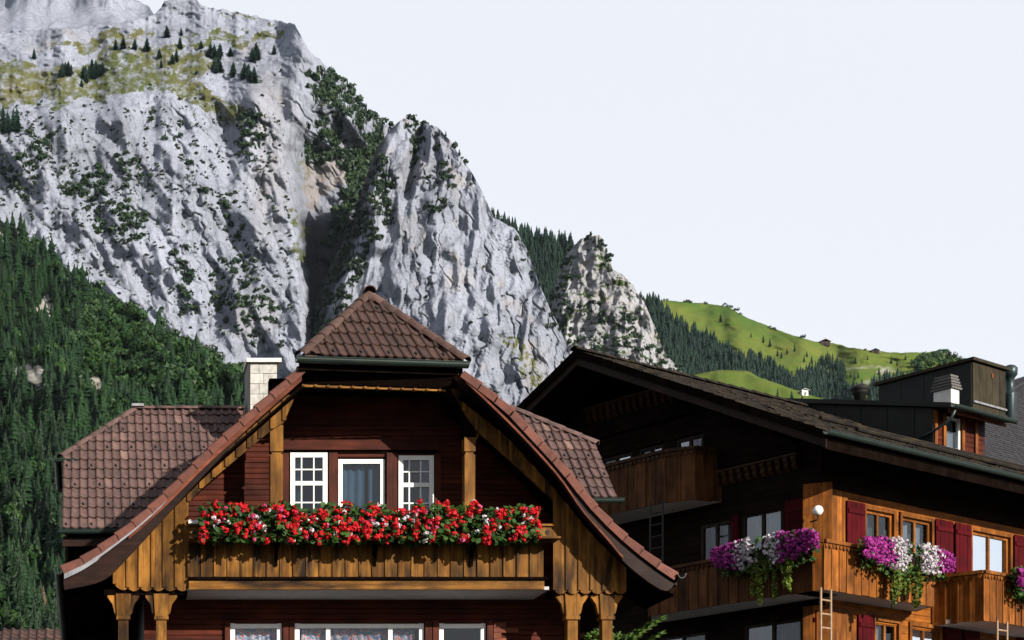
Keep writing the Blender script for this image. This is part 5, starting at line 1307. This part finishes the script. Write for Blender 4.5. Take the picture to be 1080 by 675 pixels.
plank_wall(dm, 'dormer_front', DO, EU, NR, UD+.02, ue+.06, ZD-.15+CAMH, zt+CAMH, .13, M_redwall, [(UD+.55,UD+1.25,ZD+.05+CAMH,zt-.1+CAMH)])
for a in (UD+.02, UD+.42, UD+1.28, UD+1.9):
    MB().hexa([Q(a,VD-.05,ZD-.1),Q(a+.12,VD-.05,ZD-.1),Q(a+.12,VD-.005,ZD-.1),Q(a,VD-.005,ZD-.1),Q(a,VD-.05,zt-.05),Q(a+.12,VD-.05,zt-.05),Q(a+.12,VD-.005,zt-.05),Q(a,VD-.005,zt-.05)]).build('dormer_post', M_orangep, dm)
window(dm, DO, EU, NR, UD+.55, UD+1.25, ZD+.05+CAMH, zt-.1+CAMH, fw=.07, recess=.02, proud=.02, fmat=M_white, curtain=[(.0,1.,M_curtw)])
# clad box, layered chimney, vents
ub, vb = 9.6, 4.6
def corner_at(px, py, v): return on_v(px, py, v)
ub, zbx = corner_at(1025, 381, vb)
bx0 = MB().hexa([Q(ub,vb,10.5),Q(ub+1.75,vb,10.5),Q(ub+1.75,vb+2.9,10.5),Q(ub,vb+2.9,10.5),Q(ub,vb,zbx),Q(ub+1.75,vb,zbx),Q(ub+1.75,vb+2.9,zbx),Q(ub,vb+2.9,zbx)]).build('roof_box', M_metal, RCH)
for k in range(5):
    MB().hexa([Q(ub+k*.35+.006,vb-.03,10.5),Q(ub+(k+1)*.35-.006,vb-.03,10.5),Q(ub+(k+1)*.35-.006,vb-.003,10.5),Q(ub+k*.35+.006,vb-.003,10.5),Q(ub+k*.35+.006,vb-.03,zbx-.03),Q(ub+(k+1)*.35-.006,vb-.03,zbx-.03),Q(ub+(k+1)*.35-.006,vb-.003,zbx-.03),Q(ub+k*.35+.006,vb-.003,zbx-.03)]).build('cladding_panel', M_box, bx0)
for k in range(4):
    a = vb + k*.725; MB().hexa([Q(ub-.03,a+.006,10.5),Q(ub-.003,a+.006,10.5),Q(ub-.003,a+.719,10.5),Q(ub-.03,a+.719,10.5),Q(ub-.03,a+.006,zbx-.03),Q(ub-.003,a+.006,zbx-.03),Q(ub-.003,a+.719,zbx-.03),Q(ub-.03,a+.719,zbx-.03)]).build('cladding_panel', M_metal, bx0)
MB().hexa([Q(ub-.12,vb-.12,zbx),Q(ub+1.85,vb-.12,zbx),Q(ub+1.85,vb+3.0,zbx),Q(ub-.12,vb+3.0,zbx),Q(ub-.12,vb-.12,zbx+.09),Q(ub+1.85,vb-.12,zbx+.09),Q(ub+1.85,vb+3.0,zbx+.09),Q(ub-.12,vb+3.0,zbx+.09)]).build('box_lid', M_box, bx0)
MB().hexa([Q(ub+.98,vb-.05,zbx-.35),Q(ub+1.08,vb-.05,zbx-.35),Q(ub+1.08,vb-.032,zbx-.35),Q(ub+.98,vb-.032,zbx-.35),Q(ub+.98,vb-.05,zbx-.2),Q(ub+1.08,vb-.05,zbx-.2),Q(ub+1.08,vb-.032,zbx-.2),Q(ub+.98,vb-.032,zbx-.2)]).build('small_sign', M_redtrim, bx0)
MB().hexa([Q(ub,vb-.08,on_v(1030,424,vb)[1]-.06),Q(ub+1.75,vb-.08,on_v(1030,424,vb)[1]-.06),Q(ub+1.75,vb-.032,on_v(1030,424,vb)[1]-.06),Q(ub,vb-.032,on_v(1030,424,vb)[1]-.06),Q(ub,vb-.08,on_v(1030,424,vb)[1]),Q(ub+1.75,vb-.08,on_v(1030,424,vb)[1]),Q(ub+1.75,vb-.032,on_v(1030,424,vb)[1]),Q(ub,vb-.032,on_v(1030,424,vb)[1])]).build('base_flashing', M_flash, bx0)
M_slabd = plain('dark_grey_concrete', (.085,.08,.078), .9, nscale=9)  # darker grey than the chimney's pale base
vc = 3.3; uc, zc0 = on_v(1003, 421, vc); zc1 = on_v(1003, 393, vc)[1]; cw = .40
cm = MB().hexa([Q(uc,vc,zc0-1.2),Q(uc+cw,vc,zc0-1.2),Q(uc+cw,vc+.5,zc0-1.2),Q(uc,vc+.5,zc0-1.2),Q(uc,vc,zc0+.30),Q(uc+cw,vc,zc0+.30),Q(uc+cw,vc+.5,zc0+.30),Q(uc,vc+.5,zc0+.30)]).build('chimney', M_conc, RCH)
for k in range(5):
    z = zc0 + .31 + k*.085; g_ = .05 - .018*k
    MB().hexa([Q(uc-g_,vc-g_,z),Q(uc+cw+g_,vc-g_,z),Q(uc+cw+g_,vc+.5+g_,z),Q(uc-g_,vc+.5+g_,z),Q(uc-g_-.012,vc-g_-.012,z+.05),Q(uc+cw+g_+.012,vc-g_-.012,z+.05),Q(uc+cw+g_+.012,vc+.5+g_+.012,z+.05),Q(uc-g_-.012,vc+.5+g_+.012,z+.05)]).build('chimney_slab', M_slabd, cm)
    if k < 4: MB().hexa([Q(uc+.06,vc+.06,z+.051),Q(uc+cw-.06,vc+.06,z+.051),Q(uc+cw-.06,vc+.44,z+.051),Q(uc+.06,vc+.44,z+.051),Q(uc+.06,vc+.06,z+.084),Q(uc+cw-.06,vc+.06,z+.084),Q(uc+cw-.06,vc+.44,z+.084),Q(uc+.06,vc+.44,z+.084)]).build('chimney_core', M_slab, cm)
vm = mid + .4; um, zm_ = on_v(907, 420, vm)
MB().lathe(Q(um,vm,zm_-.6), [(.16,0),(.16,.68),(.20,.70),(.22,.78),(.22,.80),(.27,.84),(.26,.90),(.12,.99),(.02,1.0)], 16).build('roof_vent', M_metal, RCH, True)
vf = 5.2; uf, zf = on_v(1065, 416, vf)
MB().lathe(Q(uf,vf,zf-2.6), [(.17,0),(.17,2.6),(.17,2.62),(.12,2.66),(.12,3.05),(.16,3.12),(.21,3.18),(.22,3.38),(.15,3.46),(.05,3.5)], 16).build('flue_pipe', plain('green_grey_metal', (.02,.03,.032), .4, .5), RCH, True)
# snow-guard poles on the eave
for k in range(2):
    v = -.55 + k*.9; MB().tube([Q(.5,v,zroof(v)+.16), Q(14,v,zroof(v)+.16)], .05, 7).build('snow_guard', M_shing, RCH)
for k in range(9):
    u = 1.2 + k*1.3; MB().tube([Q(u,-.5,zroof(-.5)+.02), Q(u,-.55,zroof(-.55)+.24)], .02, 5).build('snow_guard_hook', M_iron, RCH)
# ------------------------------------------------------------------ grey shingled roof behind, at the right edge
def rp(px, py, v0, z0, sl=1.0):   # pixel on the plane z = z0 + (v - v0) * sl
    d = Vector(((px-PX)/F, 1, (PY-py)/F)); nrm_ = Vector((-EV.x*sl, -EV.y*sl, 1)); p0 = C0 + EV*v0 + Vector((0,0,z0))
    o = Vector((0,0,CAMH)); t = (p0-o).dot(nrm_)/d.dot(nrm_); return o + d*t
SH = thing('shingled_house', (Q(20,4,G0).x, Q(20,4,G0).y, 0), 'house with grey violet shingled roof behind the dormer at the right edge', 'house')
z3 = on_v(1050, 487, 2.6)[1]
pA, pD, pH = rp(1026,484,2.6,z3), rp(1036,432,2.6,z3), rp(1108,388,2.6,z3)
pB, pR = pA + EU*13.0, pH + EU*6.5
pB = pB + Vector((0,0,0))
nr = EU.cross(pH-pA).normalized(); nr = nr if nr.z > 0 else -nr
front = [pA, pB, pR, pH, pD]
MB().prism(front, -nr*.2).build('roof', M_dark, SH)
vr = (pH - C0).dot(EV)
def mirror(p): return p + EV*(2*(vr - (p - C0).dot(EV)))
MB().prism([mirror(p) for p in front], (0,0,-.2)).build('roof', M_slate, SH)
MB().add([pA, pD, pH, mirror(pD), mirror(pA), pB, pR, mirror(pB)], [(0,1,2),(2,3,4),(0,2,4),(5,6,7)]).build('roof_end', M_slate, SH)
sg = MB(); rr = random.Random(8)
ex_ = EU; ey_ = nr.cross(ex_).normalized(); ey_ = ey_ if ey_.z > 0 else -ey_
poly3 = [st(p, pA, ex_, ey_) for p in front]
smin, smax = min(p[0] for p in poly3), max(p[0] for p in poly3); tmin, tmax = min(p[1] for p in poly3), max(p[1] for p in poly3)
t_ = tmin
while t_ < tmax:
    s_ = smin
    while s_ < smax:
        w_ = rr.uniform(.14,.3); c_ = (s_+w_/2, t_+.08)
        if inpoly(np.array([c_[0]]), np.array([c_[1]]), poly3)[0]:
            a = pA + ex_*(s_+.005) + ey_*(t_ + rr.uniform(-.02,.02)); w2_ = w_-.01; l_ = .22; h_ = .03 + rr.uniform(0,.015)
            sg.hexa([a+nr*.004, a+ex_*w2_+nr*.004, a+ex_*w2_+ey_*l_+nr*.002, a+ey_*l_+nr*.002, a+nr*h_, a+ex_*w2_+nr*h_, a+ex_*w2_+ey_*l_+nr*.012, a+ey_*l_+nr*.012])
        s_ += w_
    t_ += .16
sg.build('shingles', M_slate, SH, kind='stuff')
for p_, q_ in ((pA, pB), (mirror(pA), mirror(pB)), (pA, mirror(pA)), (pB, mirror(pB))):
    i_ = (p_ + q_)*.5; cc_ = (pA + mirror(pB))*.5; off = (cc_ - i_); off.z = 0; off = off.normalized()*.5
    MB().prism([p_ + off, q_ + off, Vector((q_.x+off.x, q_.y+off.y, 0)), Vector((p_.x+off.x, p_.y+off.y, 0))], off*.4).build('wall', M_gable, SH)
MB().tube([pD + nr*.08, pH + nr*.08, pR + nr*.08], .07, 8).build('ridge_flashing', M_metal, SH)
# ------------------------------------------------------------------ lamp, ladders, small things
q = Q(*[.42, -.18, 0]); q.z = CAMH + on_v(863, 538, -.18)[1]
u_l, z_l = on_v(862.5, 538.5, -.12); q = Q(u_l, -.12, z_l)
lt = thing('wall_lamp', Q(u_l, -.02, z_l), 'round white globe lamp on the orange corner of the dark chalet', 'lamp')
MB().lathe(q - Vector((0,0,.11)), [(.03,0),(.08,.025),(.11,.08),(.115,.11),(.11,.14),(.08,.195),(.03,.22)], 16).build('globe', M_lamp, lt, True)
MB().tube([q + Vector((0,0,-.10)), q + Vector((0,0,-.2)), q + EV*.16 + Vector((0,0,-.22)), q + EV*.19 + Vector((0,0,-.22))], .018, 6).build('bracket', M_iron, lt)
u_l, z_l = on_v(857.5, 567, -.66); q = Q(u_l, -.66, 7.45)
pt = thing('candle_lantern', q, 'small white lantern standing on the balcony rail corner', 'lantern')
MB().lathe(q, [(.05,.0),(.055,.02),(.05,.03),(.05,.13),(.055,.14),(.02,.18)], 10).build('body', M_lamp, pt); MB().tube([q + Vector((0,0,.175)), q + Vector((0,0,.21))], .012, 6).build('handle', M_white, pt)
def ladder(p, z0, z1, w, mat, label, d=None, r=.022, step=.28):
    d = d or EU; t = thing('ladder', (p.x, p.y, z0), label, 'ladder')
    for s in (-.5, .5): MB().tube([p + d*w*s + Vector((0,0,z0-p.z)), p + d*w*s + Vector((0,0,z1-p.z))], r, 7).build('rail', mat, t)
    z = z0 + .2
    while z < z1 - .05:
        MB().tube([p - d*w*.5 + Vector((0,0,z-p.z)), p + d*w*.5 + Vector((0,0,z-p.z))], r*.8, 6).build('rung', mat, t); z += step
v1_, zz = on_u(693, 530, -1.18); ladder(Q(-1.2, v1_, 0), CAMH+7.45, CAMH+9.05, .36, M_iron, 'black iron ladder hanging under the upper gable balcony', EV*-1, .024)
u1_, zz = on_v(871, 640, -.85); ladder(Q(u1_, -.85, 0), CAMH+3.2, CAMH+6.36, .36, M_alu, 'pale wooden ladder below the corner of the lower balcony', EU, .026, .3)
u1_, zz = on_v(1057, 660, -1.25); ladder(Q(u1_, -1.25, 0), CAMH+3.0, CAMH+6.12, .42, M_alu, 'pale ladder below the balcony at the right edge', EU, .026, .3)
# ------------------------------------------------------------------ petunias
def petunia(P, d, nrm_, w, zc_, label, seq, trail, group='petunias on the dark chalet'):
    """P: centre on the rail, d: along the rail, seq: colour by position, trail: list of (pos, length)"""
    rr = random.Random(len(label)*7 + int(w*100))
    t = thing('petunia_planter', P, label, 'plant', group)
    b = MB(); A_ = P - d*w*.45 + nrm_*.06; C_ = P + d*w*.45 + nrm_*.06
    b.hexa([x_ + Vector((0,0,z_)) for z_ in (-.22, -.02) for x_ in (A_+nrm_*.2, C_+nrm_*.2, C_, A_)]); b.build('trough', M_barge, t)
    fo, fp, fw_ = MB(), MB(), MB(); pts = []
    for _ in range(700):
        s = rr.uniform(-.5,.5); pts.append(P + d*w*s + nrm_*(rr.uniform(.05,.38)) + Vector((0,0, rr.uniform(-.60,.28)*(1 - .5*abs(s)))))
    leaves(fo, pts, rr, .05, .09)
    for _ in range(int(230*w)):
        s = rr.uniform(-.53,.53); col = seq(s + .5 + rr.uniform(-.05,.05)); z = rr.uniform(-.42,.30)*(1 - .45*abs(2*s)**2)
        c = P + d*w*s + nrm_*(.12 + .26*math.cos(z*2)) * rr.uniform(.8,1.05) + Vector((0,0,z))
        if col == 'g': continue
        petals(fp if col == 'p' else fw_, c, rr.uniform(.034,.05), 7, rr, .9)
    fo.build('leaves', M_leaf, t, kind='stuff')
    if fp.v: fp.build('purple_blossoms', M_purp, t, kind='stuff')
    if fw_.v: fw_.build('white_blossoms', M_wflow, t, kind='stuff')
    for s, l in trail:
        m = MB(); pts = []
        for _ in range(int(l*130)):
            f = rr.random(); pts.append(P + d*w*(s + rr.uniform(-.04,.04)*(1.1-f)) + nrm_*(.26 + rr.uniform(-.05,.05)) + Vector((0,0,-.25 - l*f)))
        leaves(m, pts, rr, .05, .085); m.build('trailing_shoots', M_trail, t, kind='stuff')
va, vb_ = on_u(866, 585, -1.2)[0], on_u(761, 585, -1.2)[0]
w_ = vb_ - va
petunia(Q(-1.12, (va+vb_)/2, 7.42), -EV, NL, w_, 0, 'shaded purple and white petunias on the gable side balcony', lambda s: 'p' if s < .22 or s > .66 else ('w' if s < .40 or s > .55 else 'g'), [(-.12,.8),(-.05,1.0),(.02,.5),(.10,.9),(.2,.7),(.24,.8)])
ua, ub_ = on_v(903, 590, -.85)[0], on_v(991, 590, -.85)[0]
petunia(Q((ua+ub_)/2, -.78, 7.36), EU, NR, ub_-ua, 0, 'sunlit purple and white petunias on the balcony beside the ladder corner', lambda s: 'p' if s < .30 or s > .86 else ('w' if s < .46 or s > .66 else 'g'), [(-.16,1.0),(-.13,.8),(-.04,.7),(.02,.6),(.10,.95),(.15,.85),(-.1,.7)])
ua = on_v(1064, 610, -1.25)[0]
petunia(Q(ua + .75, -1.18, 7.16), EU, NR, 1.5, 0, 'purple petunias on the balcony cut off by the right edge', lambda s: 'p' if s < .6 else 'w', [(.3,.5)])
# ------------------------------------------------------------------ young spruce between the houses
fx = W(634, 668, 33.0)
ft = thing('young_spruce', (fx.x, fx.y, 0), 'bright green young spruce with upturned branches between the two chalets', 'tree')
MB().tube([(fx.x,fx.y,0), (fx.x,fx.y,fx.z-.1)], [.09,.01], 7).build('trunk', M_bark, ft)
fo = MB(); rr = random.Random(21); zt = fx.z + .05
def frond(b, p, d, l, sub_=True):
    if sub_:
        s_ = d.cross(Vector((0,0,1))).normalized(); m_ = int(l/.11)
        for i in range(1, m_+1):
            for g_ in (-1, 1): frond(b, p + d*(i*l/(m_+1)) + Vector((0,0,.12*(i/m_)**2*l)), (d*.9 + s_*g_*rr.uniform(.6,.9) + Vector((0,0,rr.uniform(-.15,.2)))).normalized(), .08 + .26*(1 - i/(m_+1)), False)
    up = Vector((0,0,1)); s = d.cross(up).normalized(); k = int(l/.03)
    for i in range(k):
        c = p + d*(i*l/k) + up*(.12*(i/k)**2*l); nl = .10*(1.05 - i/k) + .03
        for sg_ in (-1, 1):
            for j in range(2):
                e_ = (d*.8 + s*sg_*rr.uniform(.7,1.1) + up*rr.uniform(-.3,.5)).normalized(); q_ = up*.012
                b.add([c-q_*1.6, c+q_*1.6, c + e_*nl*rr.uniform(.9,1.5)], [(0,1,2)])
nb = 0
for k in range(30):
    z = zt - .08 - k*.11
    for j in range(4):
        a = rr.uniform(0, 6.28); l = min(1.15, .2 + k*.10)*rr.uniform(.8,1.1)
        frond(fo, Vector((fx.x,fx.y,z)), Vector((math.cos(a), math.sin(a), .25)).normalized(), l)
frond(fo, Vector((fx.x,fx.y,zt-.45)), Vector((.9,-.35,.42)).normalized(), 1.25)
frond(fo, Vector((fx.x,fx.y,zt-.30)), Vector((.9,-.3,.30)).normalized(), 1.0)
frond(fo, Vector((fx.x,fx.y,zt-.62)), Vector((.95,-.3,.35)).normalized(), 1.2)
fo.build('branches', leaf_mat('young_spruce_needles', (.03,.07,.008), (.075,.13,.016), .2, 6, False), ft, kind='stuff')
# small tiled shed far left
sx = W(20, 672, 58.0); SHD = thing('small_shed', (sx.x, sx.y, 0), 'small shed with a reddish tiled roof at the foot of the forest', 'shed')
e0, e1 = W(14, 668, 58.0), W(34, 661, 58.0)
b = MB(); hw = 2.0; rz = e1.z
MB().box(e1.x-2.2, e1.x+1.6, 58.2, 62, 0, rz-.75).build('wall', M_darkx, SHD)
MB().prism([(e1.x-2.6,57.8,rz-1.0),(e1.x+2.0,57.8,rz-1.0),(e1.x+1.2,60,rz+.15),(e1.x-1.1,60,rz+.15)], (0,.05,-.08)).build('roof', M_tile2, SHD)
MB().prism([(e1.x-2.6,62.2,rz-1.0),(e1.x+2.0,62.2,rz-1.0),(e1.x+1.2,60,rz+.15),(e1.x-1.1,60,rz+.15)], (0,.05,-.08)).build('roof', M_tile2, SHD)
ov = Vector((e1.x-2.6,57.8,rz-1.0)); ey2 = (Vector((e1.x-2.6,60,rz+.15)) - ov).normalized()
lay_tiles(SHD, ov + Vector((0,0,.01)), Vector((1,0,0)), ey2, [(0,0),(4.6,0),(3.8,2.48),(1.5,2.48)], .3, .4, pantile_mesh(.3,.4), M_tile2)
# ------------------------------------------------------------------ haze
hz = MB().box(-5200, 6200, -1700, 6200, -6, 1700)
hm = bpy.data.materials.new('mountain_air'); hm.use_nodes = True; hm.node_tree.nodes.clear()
ho = hm.node_tree.nodes.new('ShaderNodeOutputMaterial'); hv = hm.node_tree.nodes.new('ShaderNodeVolumePrincipled')
hv.inputs['Color'].default_value = (.68, .84, 1.0, 1); hv.inputs['Density'].default_value = 0.000006; hv.inputs['Anisotropy'].default_value = 0.0
hm.node_tree.links.new(hv.outputs[0], ho.inputs['Volume'])
h_ = hz.build('haze', hm); tag(h_, 'thin pale blue mountain haze filling the valley air', 'haze', None, 'stuff')
